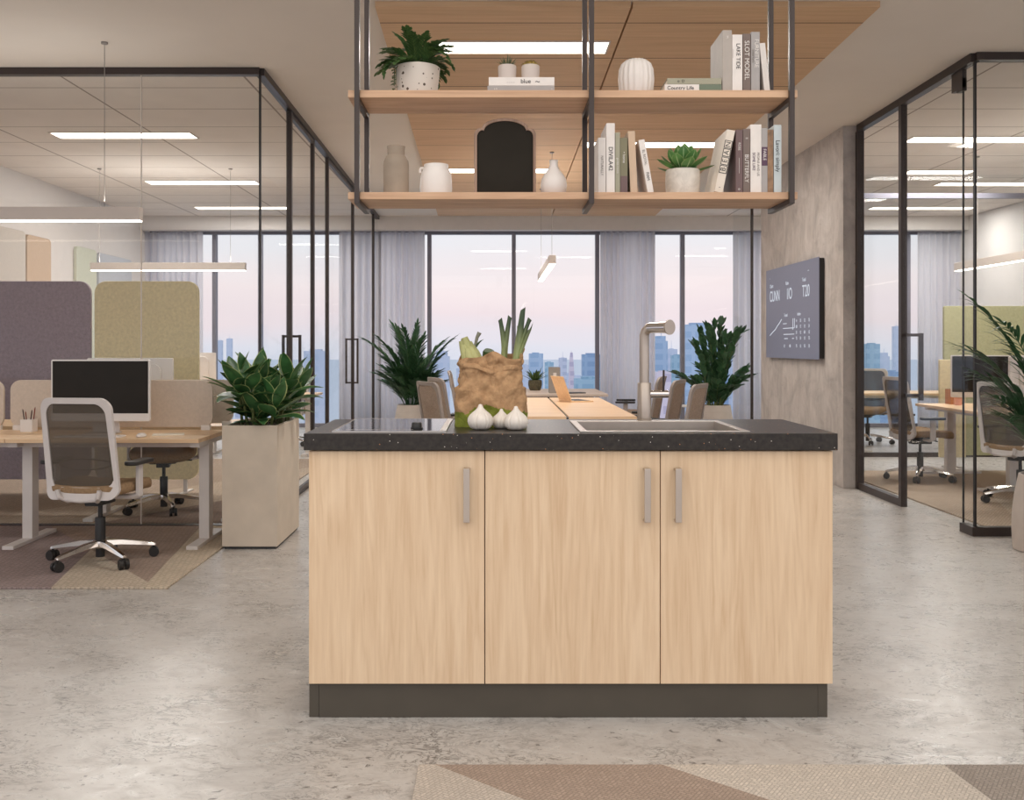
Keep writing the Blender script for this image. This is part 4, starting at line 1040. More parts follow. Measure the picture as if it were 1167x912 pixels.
# ================================================================== FURNITURE
def make_chair(name, label, cat, meshm, framem, seatm, loc, rz, group, arms=True):
    """task chair, sitter faces +Y"""
    t = thing(name, label, cat, loc, rz, group)
    # five-star base
    m = MB(); m.lathe([(.040, .085), (.045, .095), (.040, .125), (.028, .132)], 24)
    tips = []
    for k in range(5):
        a = pi / 2 + 2 * pi * k / 5 + .31; d = Vector((cos(a), sin(a), 0)); s = Vector((-sin(a), cos(a), 0))
        vs = []
        for (r, z, w, h) in ((.03, .112, .026, .032), (.12, .108, .024, .030), (.22, .092, .020, .024), (.30, .078, .016, .018), (.315, .074, .012, .014)):
            c = d * r + Vector((0, 0, z)); up = Vector((0, 0, 1))
            vs += [c - s * w - up * h / 2, c + s * w - up * h / 2, c + s * w * .6 + up * h / 2, c - s * w * .6 + up * h / 2]
        fs = [(i * 4 + j, i * 4 + (j + 1) % 4, (i + 1) * 4 + (j + 1) % 4, (i + 1) * 4 + j) for i in range(4) for j in range(4)] + [(3, 2, 1, 0), (16, 17, 18, 19)]
        m.add(vs, fs); tips.append(d * .305)
    m.build('base', M['chrome'], t, bevel=.002)
    for k, p in enumerate(tips):
        c = MB(); a = k * 1.3; ax = Vector((cos(a), sin(a), 0)); q = Vector((p.x, p.y, .030))
        for o in (-.017, .017): c.tube([q + ax * (o - .010), q + ax * (o + .010)], .029, 18)
        c.tube([(p.x, p.y, .04), (p.x, p.y, .072)], .008, 8); fx_ = Vector((-ax.y, ax.x, 0)); c.bar(q + Vector((0, 0, .012)) - ax * .022, q + Vector((0, 0, .012)) + ax * .022, .03, .035)
        c.build('caster', M['black'], t)
    m = MB(); m.lathe([(.026, .03), (.026, .09)], 20); m.lathe([(.030, .125), (.030, .26), (.028, .265)], 20); m.lathe([(.0135, .26), (.0135, .38)], 16); m.build('gas_lift', M['black'], t)
    m = MB(); m.prism(rrect(-.10, .10, -.15, .12, .03, 4), .375, .415); m.prism(rrect(-.05, .05, -.10, .10, .02, 4), .345, .376); m.bar((.1, .05, .39), (.21, .05, .385), .012); m.bar((-.21, -.02, .385), (-.1, -.02, .39), .012)
    m.build('mechanism', M['black'], t, smooth=False, bevel=.003)
    # seat cushion
    m = MB(); n = 48; vs = []
    layers = [(.90, .416), (.985, .424), (1, .444), (.99, .466), (.95, .478), (.80, .482), (.45, .478), (.02, .476)]
    for sc, z in layers:
        for k in range(n):
            a = 2 * pi * k / n; c, s = cos(a), sin(a); r = (abs(c / .245) ** 4.5 + abs(s / .235) ** 4.5) ** (-1 / 4.5) * sc
            x, y = r * c, r * s + .015; vs.append((x, y, z - .03 * max(0, (y - .12) / .13) ** 2 + .012 * (x / .24) ** 2))
    L = len(layers); m.add(vs, [(i * n + k, i * n + (k + 1) % n, (i + 1) * n + (k + 1) % n, (i + 1) * n + k) for i in range(L - 1) for k in range(n)] + [tuple(range(n - 1, -1, -1)), tuple((L - 1) * n + k for k in range(n))])
    m.build('seat', seatm, t, angle=80)
    # backrest: curved ring with a stretched mesh
    def back(s, z):
        v = (z - .40) / .58
        y = -.235 + .035 * sin(pi * min(1, v * 1.5)) - .10 * max(0, v - .35) ** 1.3 + .05 * (s / .24) ** 2 * (1 - .3 * v)
        return Vector((s, y, z))
    N = 64; outl = []
    for p in rrect(-.235, .235, .40, .985, .06, 15):
        v = (p[1] - .40) / .585; w = 1.0 - .10 * v ** 1.5 - .06 * (1 - v) ** 2
        outl.append((p[0] * w, p[1] + .012 * (1 - (p[0] / .235) ** 2) * (v > .5)))
    cz = .69; inn = []
    for (x, z) in outl:
        bw = .034 + (.045 if z < .46 else 0) * (1 - abs(x) / .24)
        l = sqrt(x * x + (z - cz) ** 2); fx_ = max(abs(x) - bw, 0) * (1 if x > 0 else -1); fz = cz + (1 if z > cz else -1) * max(abs(z - cz) - bw * (1.0 if z > cz else 1.5), 0); inn.append((fx_, fz))
    K = len(outl); m = MB(); vs = []
    for pl, dy in ((outl, -.012), (outl, .012), (inn, .010), (inn, -.010)):
        for (x, z) in pl: q = back(x, z); vs.append((q.x, q.y + dy, q.z))
    m.add(vs, [(r * K + i, r * K + (i + 1) % K, ((r + 1) % 4) * K + (i + 1) % K, ((r + 1) % 4) * K + i) for r in range(4) for i in range(K)])
    m.build('back_frame', framem, t, bevel=.003, angle=50)
    m = MB(); vs = []; R = 7
    for dy in (-.0025, .0025):
        for r in range(R):
            u = 1 - r / R
            for (x, z) in inn: q = back(x * u, cz + (z - cz) * u); vs.append((q.x, q.y + dy, q.z))
        q = back(0, cz); vs.append((q.x, q.y + dy, q.z))
    B = R * K + 1; fs = []
    for b in (0, 1):
        o = b * B
        for r in range(R - 1):
            for i in range(K): fs.append((o + r * K + i, o + r * K + (i + 1) % K, o + (r + 1) * K + (i + 1) % K, o + (r + 1) * K + i))
        for i in range(K): fs.append((o + (R - 1) * K + i, o + (R - 1) * K + (i + 1) % K, o + R * K))
    m.add(vs, fs); m.build('back_mesh', meshm, t, angle=180)
    if meshm is M['mesh']:
        m = MB(); pth = []
        for i in range(25):
            a = 2 * pi * i / 24; s = .165 * cos(a) * (1.0); z = .605 + .035 * sin(a) * (1 if sin(a) < 0 else .8); q = back(s, z); pth.append((q.x, q.y + .02, q.z))
        m.tube(pth, .005, 8, False); m.build('lumbar_support', M['black'], t)
    # yoke from the mechanism to the back
    m = MB()
    for sx in (-1, 1): m.tube([(.06 * sx, -.12, .395), (.09 * sx, -.19, .393), (.12 * sx, -.235, .42), (.13 * sx, -.238, .46)], [.016, .016, .014, .012], 10)
    m.tube([(-.09, -.205, .400), (0, -.215, .396), (.09, -.205, .400)], .014, 10)
    m.build('yoke', framem, t)
    if arms:
        for sx in (-1, 1):
            m = MB(); m.tube([(.09 * sx, -.02, .395), (.20 * sx, -.03, .395), (.265 * sx, -.03, .41)], .016, 10); m.prism(rrect(-.052, -.004, .40, .592, .01, 3), sx * .262 - .011, sx * .262 + .011, 'x')
            a = m.build('armrest', framem, t, smooth=True, bevel=.002)
            MB().prism(rrect(sx * .262 - .042, sx * .262 + .042, -.15, .095, .035, 6), .592, .615).build('arm_pad', M['black'], a, bevel=.006)
    return t
gc = 'mesh task chairs'
ch1 = make_chair('office_chair', 'grey framed mesh task chair with its back to us, on the rug', 'chair', M['mesh'], M['chairframe'], M['seattan'], (-2.36, 5.76, .012), -.13, gc)
Z0 = .0
dup(ch1, 'mesh task chair behind the glass, facing us from beyond the front desk', (-2.60, 7.56, .010), pi + .25, gc)
dup(ch1, 'mesh task chair seen in profile in the right glass room, behind the door post', (4.08, 9.28, .012), -1.45, gc)
dup(ch1, 'mesh task chair in the right glass room just behind the arching palm', (4.32, 7.95, .012), -1.15, gc)
dup(ch1, 'mesh task chair at the distant desk seen through the framed pane of the right room', (4.95, 12.85, 0), 2.6, gc)
dup(ch1, 'mesh task chair far inside the left glass room near the windows', (-2.75, 12.6, 0), pi - .5, gc)
gm = 'taupe chairs around the meeting tables'
mc = make_chair('meeting_chair', 'taupe meeting chair on the bag side of the long table, nearest the kitchen island', 'chair', M['seatgrey'], M['chairtaupe'], M['seatgrey'], (-.36, 8.45, 0), -pi / 2 + .50, gm)
dup(mc, 'taupe meeting chair on the bag side of the long table, second from the kitchen island', (-.34, 9.45, 0), -pi / 2 + .42, gm)
dup(mc, 'taupe meeting chair at the far grey table, showing just beside the paper bag', (-.30, 11.9, 0), -pi / 2, gm)
dup(mc, 'taupe meeting chair on the tap side of the long table, nearest the kitchen island', (1.42, 7.95, 0), pi / 2 - .50, gm)
dup(mc, 'taupe meeting chair on the tap side of the long table, second from the kitchen island', (1.42, 8.85, 0), pi / 2 - .45, gm)
dup(mc, 'taupe meeting chair on the tap side of the long table, farthest from the kitchen island', (1.42, 9.8, 0), pi / 2 - .35, gm)
dup(mc, 'taupe meeting chair in profile at the far grey table, against the curtain', (1.60, 12.1, 0), pi / 2 - .15, gm)

# ---- bench desks
def bench(name, label, loc, rz, tops, depth, height, legs, topmat=None, group=None, foot=(.0, .60), post_y=.30):
    t = thing(name, label, 'desk', loc, rz, group)
    for a, b in tops:
        MB().box(a + .002, b - .002, 0, depth, height - .026, height).build('desktop', topmat or M['deskwood'], t, smooth=False, bevel=.0015)
    m = MB(); x0, x1 = min(legs), max(legs)
    for y in (.16, depth - .16): m.box(x0, x1, y - .02, y + .02, height - .066, height - .0265)
    m.build('beam', M['offwhite'], t, smooth=False)
    for x in legs:
        l = MB(); l.box(x - .033, x + .033, post_y - .045, post_y + .045, .022, height - .04); l.box(x - .036, x + .036, foot[0], foot[1], 0, .024); l.box(x - .03, x + .03, .06, depth - .06, height - .06, height - .0265)
        l.build('leg', M['offwhite'], t, smooth=False, bevel=.002)
    return t
gd = 'oak topped bench desks'
bench('bench_desk', 'long oak topped desk with white legs at the front, on the rug', (0, 6.08, .012), 0, [(-4.34, -3.095), (-3.095, -1.87)], .67, .70, [-4.30, -3.075, -1.915], group=gd)
bench('bench_desk', 'oak topped desk just behind the left glass front, back to back with the front one', (0, 7.06, .010), 0, [(-4.34, -3.095), (-3.095, -1.93)], .66, .70, [-4.30, -2.985, -1.975], group=gd)
bench('bench_desk', 'oak topped desk running towards the windows in the right glass room', (4.28, 9.85, .012), -pi / 2, [(0, 1.3), (1.3, 2.6)], .80, .70, [.12, 1.3, 2.5], group=gd)
bench('bench_desk', 'oak topped desk far behind the cross partition of the right glass room', (0, 11.75, 0), 0, [(4.45, 6.2)], .70, .72, [4.55, 6.1], group=gd)
bench('bench_desk', 'oak topped desk deep in the left glass room near the windows', (0, 11.3, 0), 0, [(-4.7, -3.4), (-3.4, -2.15)], .70, .72, [-4.6, -3.4, -2.25], group=gd)

# ---- meeting tables
def table(label, x0, x1, y0, y1, h, mat, seam):
    t = thing('meeting_table', label, 'table', ((x0 + x1) / 2, y0, 0))
    xm = (x0 + x1) / 2; w = (x1 - x0) / 2; D = y1 - y0
    if seam:
        MB().box(-w, -.010, 0, D, h - .035, h).build('tabletop', mat, t, smooth=False, bevel=.002); MB().box(.010, w, 0, D, h - .035, h).build('tabletop', mat, t, smooth=False, bevel=.002)
        MB().box(-.012, .012, .01, D - .01, h - .04, h - .012).build('cable_channel', M['black'], t, smooth=False)
    else: MB().box(-w, w, 0, D, h - .03, h).build('tabletop', mat, t, smooth=False, bevel=.002)
    for sx in (-1, 1):
        for y in (.25, D - .25): MB().box(sx * (w - .18) - .03, sx * (w - .18) + .03, y - .03, y + .03, 0, h - .036).build('leg', M['frame'], t, smooth=False, bevel=.002)
    MB().box(-w + .16, w - .16, D / 2 - .04, D / 2 + .04, h - .09, h - .041).build('beam', M['frame'], t, smooth=False)
table('long oak meeting table with a dark cable slot behind the kitchen island', 0.02, 1.156, 7.9, 10.8, .72, M['tablewood'], True)
table('greyish meeting table beyond the long oak one, near the windows', .0, 1.34, 11.5, 13.0, .72, plain('greyed_oak', (196, 178, 164), .5), False)

# things on the tables
t = thing('laptop', 'open tan laptop on the long oak meeting table', 'laptop', (.83, 10.05, .7202), .32)
MB().box(-.12, .13, -.17, .17, 0, .014).build('base', M['deskwood'], t, smooth=False, bevel=.003)
m = MB(); m.prism([(-.12, .014), (-.112, .014), (-.205, .265), (-.213, .263)], -.17, .17, 'y'); ld = m.build('lid', M['deskwood'], t, smooth=False, bevel=.001)
m = MB(); m.prism([(-.1118, .026), (-.1108, .026), (-.2015, .252), (-.2025, .252)], -.155, .155, 'y'); m.build('screen', M['screen'], ld, smooth=False)
MB().box(-.07, .10, -.15, .15, .0141, .0155).build('keyboard', M['black'], t, smooth=False)
t = thing('table_plant', 'small rosette plant in a dark pot on the far grey table', 'potted plant', (X(610, 12.5), 12.55, .72))
m = MB(); pot_mesh(m, .07, .085, .13, .008, .012); m.build('pot', plain('mossy_pot', (84, 78, 58), .8, var=.3, nscale=40), t); soil(t, .074, .115)
m = MB()
for k in range(24):
    az = k * 2.39996; m.leaf((.02 * cos(az), .02 * sin(az), .11), az, random.uniform(.5, 1.4), random.uniform(.16, .26), .035, .5, 6, .25)
m.build('foliage', M['leaffern'], t)
t = thing('file_box', 'grey upright file box on the far grey table beside the rosette plant', 'file box', (X(628.5, 12.1) + .02, 11.85, .72))
m = MB(); m.box(-.065, .065, -.12, -.112, 0, .315); m.box(-.065, .065, .112, .12, 0, .315); m.box(-.065, -.058, -.112, .112, 0, .315); m.box(.058, .065, -.112, .112, 0, .315); m.box(-.058, .058, -.112, .112, 0, .006)
m.build('box', plain('grey_card', (150, 142, 134), .8), t, smooth=False); MB().box(-.02, .02, -.122, -.120, .20, .25).build('label_holder', M['offwhite'], t, smooth=False)
t = thing('notebook', 'dark closed notebook on the far grey table', 'notebook', (X(655, 11.8), 11.75, .7202), .3)
MB().box(-.11, .11, -.08, .08, 0, .012).build('cover', M['black'], t, smooth=False, bevel=.002); MB().box(-.105, .112, -.077, .077, .003, .010).build('pages', M['paper'], t, smooth=False)
t = thing('side_table', 'small round white side table near the round-leaved floor plant', 'table', (X(788, 12.6), 12.6, 0))
m = MB(); m.lathe([(.15, .50), (.155, .505), (.155, .518), (.15, .522)], 36); m.build('table_top', M['white'], t); m = MB(); m.lathe([(.02, .02), (.02, .5)], 16); m.build('column', M['white'], t); m = MB(); m.lathe([(.13, 0), (.13, .012), (.03, .025)], 32); m.build('foot', M['white'], t)

# ---- monitors
def monitor(label, loc, rz, group='white desktop computers'):
    t = thing('computer_monitor', label, 'computer monitor', loc, rz, group)
    m = MB(); m.prism(rrect(-.328, .328, .085, .495, .012, 4), -.012, .012, 'y'); m.prism(rrect(-.24, .24, .14, .45, .06, 5), .012, .03, 'y'); m.build('casing', M['white'], t, smooth=False, bevel=.003)
    MB().box(-.317, .317, -.0135, -.0121, .138, .485).build('screen', M['screen'], t, smooth=False)
    m = MB(); m.prism([(.012, .30), (.03, .30), (.10, .008), (.085, .008)], -.09, .09, 'x'); m.build('stand', M['offwhite'], t, smooth=False, bevel=.003)
    MB().prism(rrect(-.10, .10, -.06, .115, .02, 4), 0, .008).build('foot', M['offwhite'], t, smooth=False, bevel=.002)
    return t
mo = monitor('white desktop computer with a dark screen on the front desk behind the mesh chair', (-2.625, 6.42, .712), 0)
dup(mo, 'white desktop computer seen from behind, directly beyond the front desk screen', (X(147, 7.35), 7.38, .710), pi)
dup(mo, 'white desktop computer with a dark screen on the right room desk, near the wooden box', (4.74, 9.3, .712), -.25)
dup(mo, 'white desktop computer seen from behind on the right room desk, behind the palm leaves', (4.78, 8.45, .712), pi + .2)
dup(mo, 'white desktop computer on the distant left room desk near the windows', (X(236, 11.7) - .22, 11.7, .72), pi)
# keyboard, mouse, papers on the front desk
kb = thing('keyboard', 'slim white keyboard on the front desk below the screen', 'keyboard', (-2.60, 6.19, .712))
MB().box(-.21, .21, -.055, .055, 0, .010).build('body', M['white'], kb, smooth=False, bevel=.003)
m = MB(); m.box(-.2, .2, -.047, .047, .010, .0125); m.build('keys', M['offwhite'], kb, smooth=False)
ms = MB(); ms.lathe([(.024, 0), (.030, .004), (.029, .014), (.018, .024), (.002, .027)], 24, sy=1.6)
o = ms.build('computer_mouse', M['white']); o.location = (-2.28, 6.21, .712); tag(o, 'white computer mouse on the front desk beside the keyboard', 'mouse')
o = MB().box(-.10, .10, -.07, .07, 0, .004).build('paper_sheets', M['paper'], smooth=False); o.location = (-2.16, 6.37, .712); o.rotation_euler = (0, 0, .3); tag(o, 'small stack of pale paper on the front desk by the planter', 'paper')
# pencil cup
pc = thing('pencil_cup', 'square white pencil cup on the front desk', 'cup', (X(33, 6.6), 6.6, .712))
m = MB(); a = .041; m.box(-a, a, -a, -a + .005, 0, .085); m.box(-a, a, a - .005, a, 0, .085); m.box(-a, -a + .005, -a + .005, a - .005, 0, .085); m.box(a - .005, a, -a + .005, a - .005, 0, .085); m.box(-a + .005, a - .005, -a + .005, a - .005, 0, .004)
m.build('cup_body', M['white'], pc, smooth=False, bevel=.002)
M['pencil'] = plain('red_brown_pencil', (124, 62, 48), .5); M['pencild'] = plain('dark_pencil', (70, 44, 38), .5)
for i, (dx, lx, ly, h, lab) in enumerate(((-.026, -.022, .01, .155, 'dark pencil leaning outward at the purple screen side of the white cup'), (-.008, -.016, .0, .14, 'red brown pencil beside the outermost dark one in the white cup'), (.008, .018, -.01, .15, 'dark pencil leaning towards the mesh chair in the white cup'), (.018, .020, .01, .168, 'tallest red brown pencil in the white cup'))):
    m = MB(); m.tube([(dx, ly, .005), (dx + lx * .9, ly, h - .012), (dx + lx, ly, h)], [.0042, .0042, .001], 8)
    o = m.build('pencil', M['pencild'] if i % 2 == 0 else M['pencil']); o.location = (pc.location.x, pc.location.y, .712); tag(o, lab, 'pencil', 'pencils in the cup')

# ---- desk dividers and felt screens
def divider(label, x0, x1, y, z0, z1, mat, r=.07, group='low beige desk dividers', feet=True):
    t = thing('desk_divider', label, 'desk divider', ((x0 + x1) / 2, y, z0), 0, group)
    w = (x1 - x0) / 2
    MB().prism(rrect(-w, w, .02, z1 - z0, r, 8), -.012, .012, 'y').build('panel', mat, t, smooth=False, bevel=.004)
    if feet:
        for s in (-1, 1): MB().box(s * (w - .05) - .03, s * (w - .05) + .03, -.018, .018, 0, .035).build('clamp', M['white'], t, smooth=False, bevel=.002)
divider('low beige divider along the back of the front desk, behind the dark screen', X(12.5, 6.72), X(243, 6.72), 6.72, .712, 1.06, M['beigefelt'])
divider('low beige divider at the picture edge, back of the front desk beside the pencil cup', X(-160, 6.72), X(5, 6.72), 6.72, .712, 1.06, M['beigefelt'])
divider('low beige divider on the second desk, mostly hidden by the planter leaves', X(170, 7.09), X(266, 7.09), 7.09, .710, 1.05, M['beigefelt'])
def screen(label, x0, x1, y, z1, mat, zb=.12, r=.10, yaw=0, zf=.0105):
    t = thing('felt_screen', label, 'partition screen', ((x0 + x1) / 2, y, zf), yaw, 'tall felt screens'); w = (x1 - x0) / 2
    MB().prism(rrect(-w, w, zb, z1, r, 8), -.02, .02, 'y').build('panel', mat, t, smooth=False, bevel=.006)
    for s in (-1, 1):
        f = MB(); f.box(s * (w - .12) - .02, s * (w - .12) + .02, -.16, .16, 0, .012); f.box(s * (w - .12) - .015, s * (w - .12) + .015, -.012, .012, .012, zb + .02); f.build('foot', M['offwhite'], t, smooth=False)
screen('tall mauve felt screen behind the front desks', X(-40, 8.45), X(104, 8.45), 8.45, Z(322, 8.45), M['purple'])
screen('tall straw yellow felt screen behind the front desks, beside the mauve one', X(108.5, 8.45), X(227, 8.45), 8.45, Z(322, 8.45), M['yellow'])
screen('tall sage green felt screen in the right glass room', X(1075, 10.3), X(1075, 10.3) + 1.6, 10.3, Z(350, 10.3), M['greenfelt'], r=.02)
screen('lower straw coloured felt screen beside the sage one in the right glass room', X(1070, 10.12), X(1100, 10.12), 10.12, Z(411, 10.12), M['yellow'], .12, .01)
# box and cup on the right desk
t = thing('wooden_box', 'small open oak box on the right room desk beside a coral cup', 'box', (X(1087, 9.72), 9.72, .712))
m = MB(); m.box(-.06, .06, -.06, -.052, 0, .15); m.box(-.06, .06, .052, .06, 0, .15); m.box(-.06, -.052, -.052, .052, 0, .15); m.box(.052, .06, -.052, .052, 0, .15); m.box(-.052, .052, -.052, .052, 0, .008)
m.build('box_body', wood('box_oak', (192, 134, 96), (160, 104, 72), 'z'), t, smooth=False)
m = MB(); m.tube([(.02, .01, .01), (.024, .01, .24)], .004, 8); o = m.build('pencil', M['pencild']); o.location = (t.location.x, 9.72, .72); tag(o, 'single dark pencil standing in the oak box on the right room desk', 'pencil')
m = MB(); m.lathe([(.028, 0), (.033, .004), (.036, .085), (.033, .086), (.030, .01)], 28); o = m.build('coral_cup', plain('coral_glaze', (214, 150, 120), .4)); o.location = (X(1093, 9.5), 9.52, .712); tag(o, 'small coral cup on the right room desk in front of the oak box', 'cup')

# ---- rugs
gr = 'patchwork rugs'
def rug(label, x0, x1, y0, y1, mat, th=.012):
    m = MB(); m.box(x0, x1, y0, y1, 0, th); o = m.build('rug', mat, smooth=False, bevel=.003); tag(o, label, 'rug', gr); return o
rug('patterned beige and brown rug in front of the kitchen island, at the bottom edge', -.238, 3.4, .9, 2.97, patch_carpet('rug_front', [(218, 206, 192), (186, 166, 150), (224, 213, 199), (176, 165, 154)], [(-.178, -1.165, 2.96), (.519, -1.149, 2.96), (1.378, -.12, 2.96)], 170))
rug('patchwork mauve and beige rug under the front desk and mesh chair', -6.2, -1.752, 5.144, 6.90, patch_carpet('rug_left', [(168, 150, 146), (212, 196, 176), (178, 158, 144), (214, 198, 176)], [(-2.368, -.2, 5.144), (-1.807, -.786, 5.144), (-1.88, -.128, 5.144)], 90))
rug('plain beige carpet on the floor inside the left glass room', -5.45, -1.90, 7.02, 11.0, patch_carpet('rug_left_inner', [(176, 158, 142), (196, 178, 160), (160, 140, 128)], [(-3.9, .6, 7), (-2.9, .6, 7)], 90), .010)
rug('tan and brown patchwork rug on the floor of the right glass room', 3.5, 7.2, 6.84, 9.95, patch_carpet('rug_right', [(196, 176, 156), (208, 190, 170), (184, 164, 148), (158, 148, 138)], [(3.75, .35, 6.84), (4.25, .35, 6.84), (4.9, .2, 6.84)], 90))
# ================================================================== CITY OUTSIDE
struct(MB().box(-2500, 2500, 60, 4200, -61, -60).build('ground', plain('city_ground_hazed', (206, 212, 222), .9, spec=0), smooth=False))  # pale bluish colour has the distance haze painted into it
gb = 'city towers beyond the windows'
FA = {'blue': facade('facade_hazed_blue', (170, 190, 214), (154, 178, 206), 5, 4), 'teal': facade('facade_hazed_teal', (160, 188, 206), (142, 174, 196), 6, 4), 'pale': facade('facade_hazed_pale', (200, 204, 220), (180, 188, 208), 6, 4, .5), 'pink': facade('facade_hazed_pink', (214, 202, 214), (190, 180, 200), 7, 5, .5), 'haze': facade('facade_haze', (196, 204, 222), (186, 198, 218), 8, 5, .5), 'deep': facade('facade_hazed_deep', (150, 174, 202), (136, 162, 194), 5, 4)}  # aerial haze is put into these pale facade colours
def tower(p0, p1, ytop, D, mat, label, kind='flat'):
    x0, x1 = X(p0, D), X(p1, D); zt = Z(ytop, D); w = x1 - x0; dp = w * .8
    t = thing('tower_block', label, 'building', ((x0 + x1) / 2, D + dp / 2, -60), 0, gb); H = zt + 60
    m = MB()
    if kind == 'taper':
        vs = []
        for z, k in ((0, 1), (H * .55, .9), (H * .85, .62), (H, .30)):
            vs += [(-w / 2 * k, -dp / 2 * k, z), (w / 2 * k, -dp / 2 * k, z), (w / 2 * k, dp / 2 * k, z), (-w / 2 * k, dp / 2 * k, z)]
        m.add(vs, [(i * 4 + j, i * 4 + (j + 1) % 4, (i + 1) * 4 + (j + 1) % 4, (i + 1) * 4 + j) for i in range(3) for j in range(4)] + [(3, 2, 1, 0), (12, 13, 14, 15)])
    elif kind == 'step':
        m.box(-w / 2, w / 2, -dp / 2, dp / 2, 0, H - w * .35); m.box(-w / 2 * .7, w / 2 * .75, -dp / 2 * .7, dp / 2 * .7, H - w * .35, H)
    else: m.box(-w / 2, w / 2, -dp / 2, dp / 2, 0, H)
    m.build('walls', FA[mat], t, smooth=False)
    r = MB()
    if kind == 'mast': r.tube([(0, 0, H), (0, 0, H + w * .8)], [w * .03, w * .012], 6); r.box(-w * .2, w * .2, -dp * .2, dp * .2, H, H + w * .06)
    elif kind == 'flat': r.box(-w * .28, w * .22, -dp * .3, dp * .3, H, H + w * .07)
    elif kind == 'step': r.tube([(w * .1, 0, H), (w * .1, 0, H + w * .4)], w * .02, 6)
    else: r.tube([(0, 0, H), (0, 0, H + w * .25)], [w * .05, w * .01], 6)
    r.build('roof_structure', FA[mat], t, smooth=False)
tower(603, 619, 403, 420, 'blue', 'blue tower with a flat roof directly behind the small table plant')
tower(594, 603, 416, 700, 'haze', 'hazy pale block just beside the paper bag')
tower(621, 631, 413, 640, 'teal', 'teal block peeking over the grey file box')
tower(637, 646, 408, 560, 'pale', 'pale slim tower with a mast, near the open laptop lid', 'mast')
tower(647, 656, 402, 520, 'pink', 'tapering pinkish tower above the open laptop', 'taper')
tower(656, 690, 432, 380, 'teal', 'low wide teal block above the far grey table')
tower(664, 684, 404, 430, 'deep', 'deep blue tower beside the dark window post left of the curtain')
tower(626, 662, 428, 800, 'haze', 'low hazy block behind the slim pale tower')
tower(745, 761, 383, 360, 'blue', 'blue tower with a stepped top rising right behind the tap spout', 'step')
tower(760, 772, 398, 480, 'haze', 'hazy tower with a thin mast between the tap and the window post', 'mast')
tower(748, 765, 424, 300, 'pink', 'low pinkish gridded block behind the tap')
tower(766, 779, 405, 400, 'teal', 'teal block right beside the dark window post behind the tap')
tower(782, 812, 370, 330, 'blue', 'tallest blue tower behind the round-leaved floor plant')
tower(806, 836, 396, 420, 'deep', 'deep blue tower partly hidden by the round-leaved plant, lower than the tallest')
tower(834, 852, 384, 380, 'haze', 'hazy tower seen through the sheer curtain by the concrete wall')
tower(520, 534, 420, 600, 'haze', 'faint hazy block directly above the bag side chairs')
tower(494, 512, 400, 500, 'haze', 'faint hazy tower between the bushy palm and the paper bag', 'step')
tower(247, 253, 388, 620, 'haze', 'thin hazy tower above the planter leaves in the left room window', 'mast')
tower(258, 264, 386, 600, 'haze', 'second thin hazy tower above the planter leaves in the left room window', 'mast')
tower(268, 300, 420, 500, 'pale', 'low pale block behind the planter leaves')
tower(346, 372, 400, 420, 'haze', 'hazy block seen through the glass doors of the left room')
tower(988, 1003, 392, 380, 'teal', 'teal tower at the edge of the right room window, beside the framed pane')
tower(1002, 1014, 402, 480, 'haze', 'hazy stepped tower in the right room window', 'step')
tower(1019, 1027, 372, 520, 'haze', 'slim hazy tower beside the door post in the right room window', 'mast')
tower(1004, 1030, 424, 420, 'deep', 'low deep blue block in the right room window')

# ================================================================== SKY, CAMERA
w = bpy.data.worlds.new('sky'); SC.world = w; w.use_nodes = True; nt = w.node_tree; nt.nodes.clear()
tc = nt.nodes.new('ShaderNodeTexCoord'); sx = nt.nodes.new('ShaderNodeSeparateXYZ'); nt.links.new(tc.outputs['Generated'], sx.inputs[0])
mr = nt.nodes.new('ShaderNodeMapRange'); mr.inputs[1].default_value = -.05; mr.inputs[2].default_value = .45
noi = nt.nodes.new('ShaderNodeTexNoise'); noi.inputs['Scale'].default_value = 3.0; noi.inputs['Detail'].default_value = 4
mp = nt.nodes.new('ShaderNodeMapping'); mp.inputs['Scale'].default_value = (1, 1, 9); nt.links.new(tc.outputs['Generated'], mp.inputs[0]); nt.links.new(mp.outputs[0], noi.inputs['Vector'])
ad = nt.nodes.new('ShaderNodeMath'); ad.operation = 'MULTIPLY_ADD'; nt.links.new(noi.outputs[0], ad.inputs[0]); ad.inputs[1].default_value = .05; nt.links.new(sx.outputs[2], ad.inputs[2])
sb = nt.nodes.new('ShaderNodeMath'); sb.operation = 'SUBTRACT'; nt.links.new(ad.outputs[0], sb.inputs[0]); sb.inputs[1].default_value = .025
nt.links.new(sb.outputs[0], mr.inputs[0])
rp = nt.nodes.new('ShaderNodeValToRGB'); nt.links.new(mr.outputs[0], rp.inputs[0])
el = rp.color_ramp.elements; el[0].position = 0; el[0].color = lin((196, 204, 220)); el[1].position = 1; el[1].color = lin((206, 214, 226))
for p, c in ((.10, (214, 214, 224)), (.16, (228, 214, 218)), (.22, (234, 221, 222)), (.30, (226, 224, 228)), (.38, (222, 226, 232))):
    e = el.new(p); e.color = lin(c)
bg = nt.nodes.new('ShaderNodeBackground'); 
back = nt.nodes.new('ShaderNodeMapRange'); back.interpolation_type = 'SMOOTHSTEP'; nt.links.new(sx.outputs[1], back.inputs[0])
back.inputs[1].default_value = .3; back.inputs[2].default_value = -.5; back.inputs[3].default_value = 1.03; back.inputs[4].default_value = SKY_BEHIND
nt.links.new(back.outputs[0], bg.inputs[1]); nt.links.new(rp.outputs[0], bg.inputs[0])
wo = nt.nodes.new('ShaderNodeOutputWorld'); nt.links.new(bg.outputs[0], wo.inputs[0])

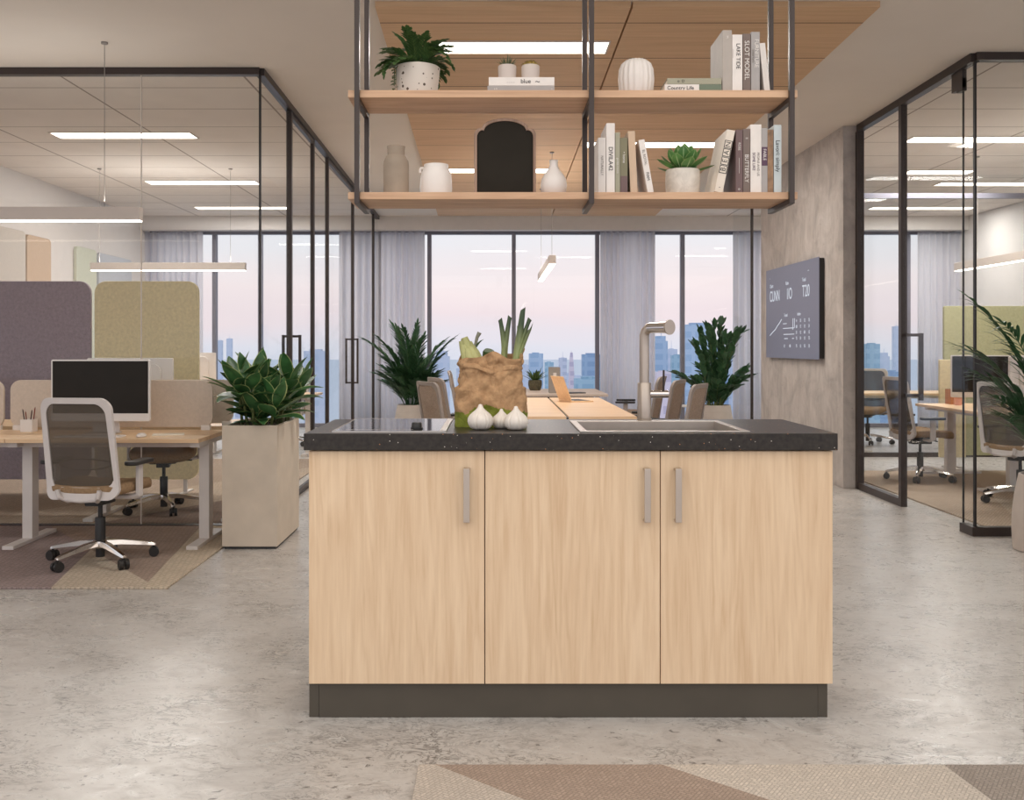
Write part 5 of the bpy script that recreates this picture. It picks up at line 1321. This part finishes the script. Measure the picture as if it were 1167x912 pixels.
cam = bpy.data.cameras.new('camera'); co = bpy.data.objects.new('camera', cam); COL.objects.link(co)
co.location = (0, 0, EYE); co.rotation_euler = (pi / 2, 0, 0)
cam.sensor_fit = 'HORIZONTAL'; cam.sensor_width = 36; cam.lens = 36 * F / 1167
cam.shift_x = (583.5 - CX) / 1167; cam.shift_y = (CY - 456) / 1167; cam.clip_end = 6000; cam.clip_start = .05
SC.camera = co
vs_ = SC.view_settings; vs_.view_transform = 'Standard'; vs_.look = 'None'; vs_.gamma = 1; vs_.use_curve_mapping = False; vs_.exposure = EXPOSURE
cy = SC.cycles; cy.use_denoising = True; cy.max_bounces = 10; cy.diffuse_bounces = 5; cy.glossy_bounces = 5; cy.transparent_max_bounces = 40
cy.caustics_reflective = False; cy.caustics_refractive = False; cy.sample_clamp_indirect = 6
# ================================================================== LAMPS AND ADDED LIGHTS
def area(name, x, y, z, sx, sy, watts, col=(1.0, .97, .93), up=False):
    l = bpy.data.lights.new(name, 'AREA'); l.shape = 'RECTANGLE'; l.size = sx; l.size_y = sy; l.energy = watts; l.color = col
    o = bpy.data.objects.new(name, l); COL.objects.link(o); o.location = (x, y, z)
    if up: o.rotation_euler = (pi, 0, 0)
    return o
for (x, y, w_) in ((-3.6, 9.2, 40), (-3.6, 11.8, 38), (-3.6, 14.0, 30), (4.65, 9.4, 42), (5.1, 11.1, 28), (6.1, 11.9, 20), (6.2, 14.0, 30)):
    area('ceiling_lamp', x, y, CEIL - .012, 1.3, .24, w_)
for (x, y) in ((.18, 6.35), (1.52, 9.42), (.07, 10.82)): area('ceiling_lamp', x, y, CEIL - .05, 1.1, .22, 30)
# upward lights added above the linear pendants to brighten the ceilings
for (x, y, a, b, w_) in ((-3.3, 6.36, 1.8, .05, 5), (-3.7, 10.9, 1.6, .05, 9), (.57, 11.0, .05, 2.4, 10), (5.09, 9.2, .05, 2.6, 5)):
    area('added_uplight', x, y, 2.25, a, b, w_, up=True)
for x in (-5.0, -1.6, 1.8, 5.2):
    for y in (-.9, 1.9): area('unseen_kitchen_fill', x, y, CEIL - .012, 3.2, 2.6, 31)  # unseen fill lights above and behind the camera, added to brighten the foreground
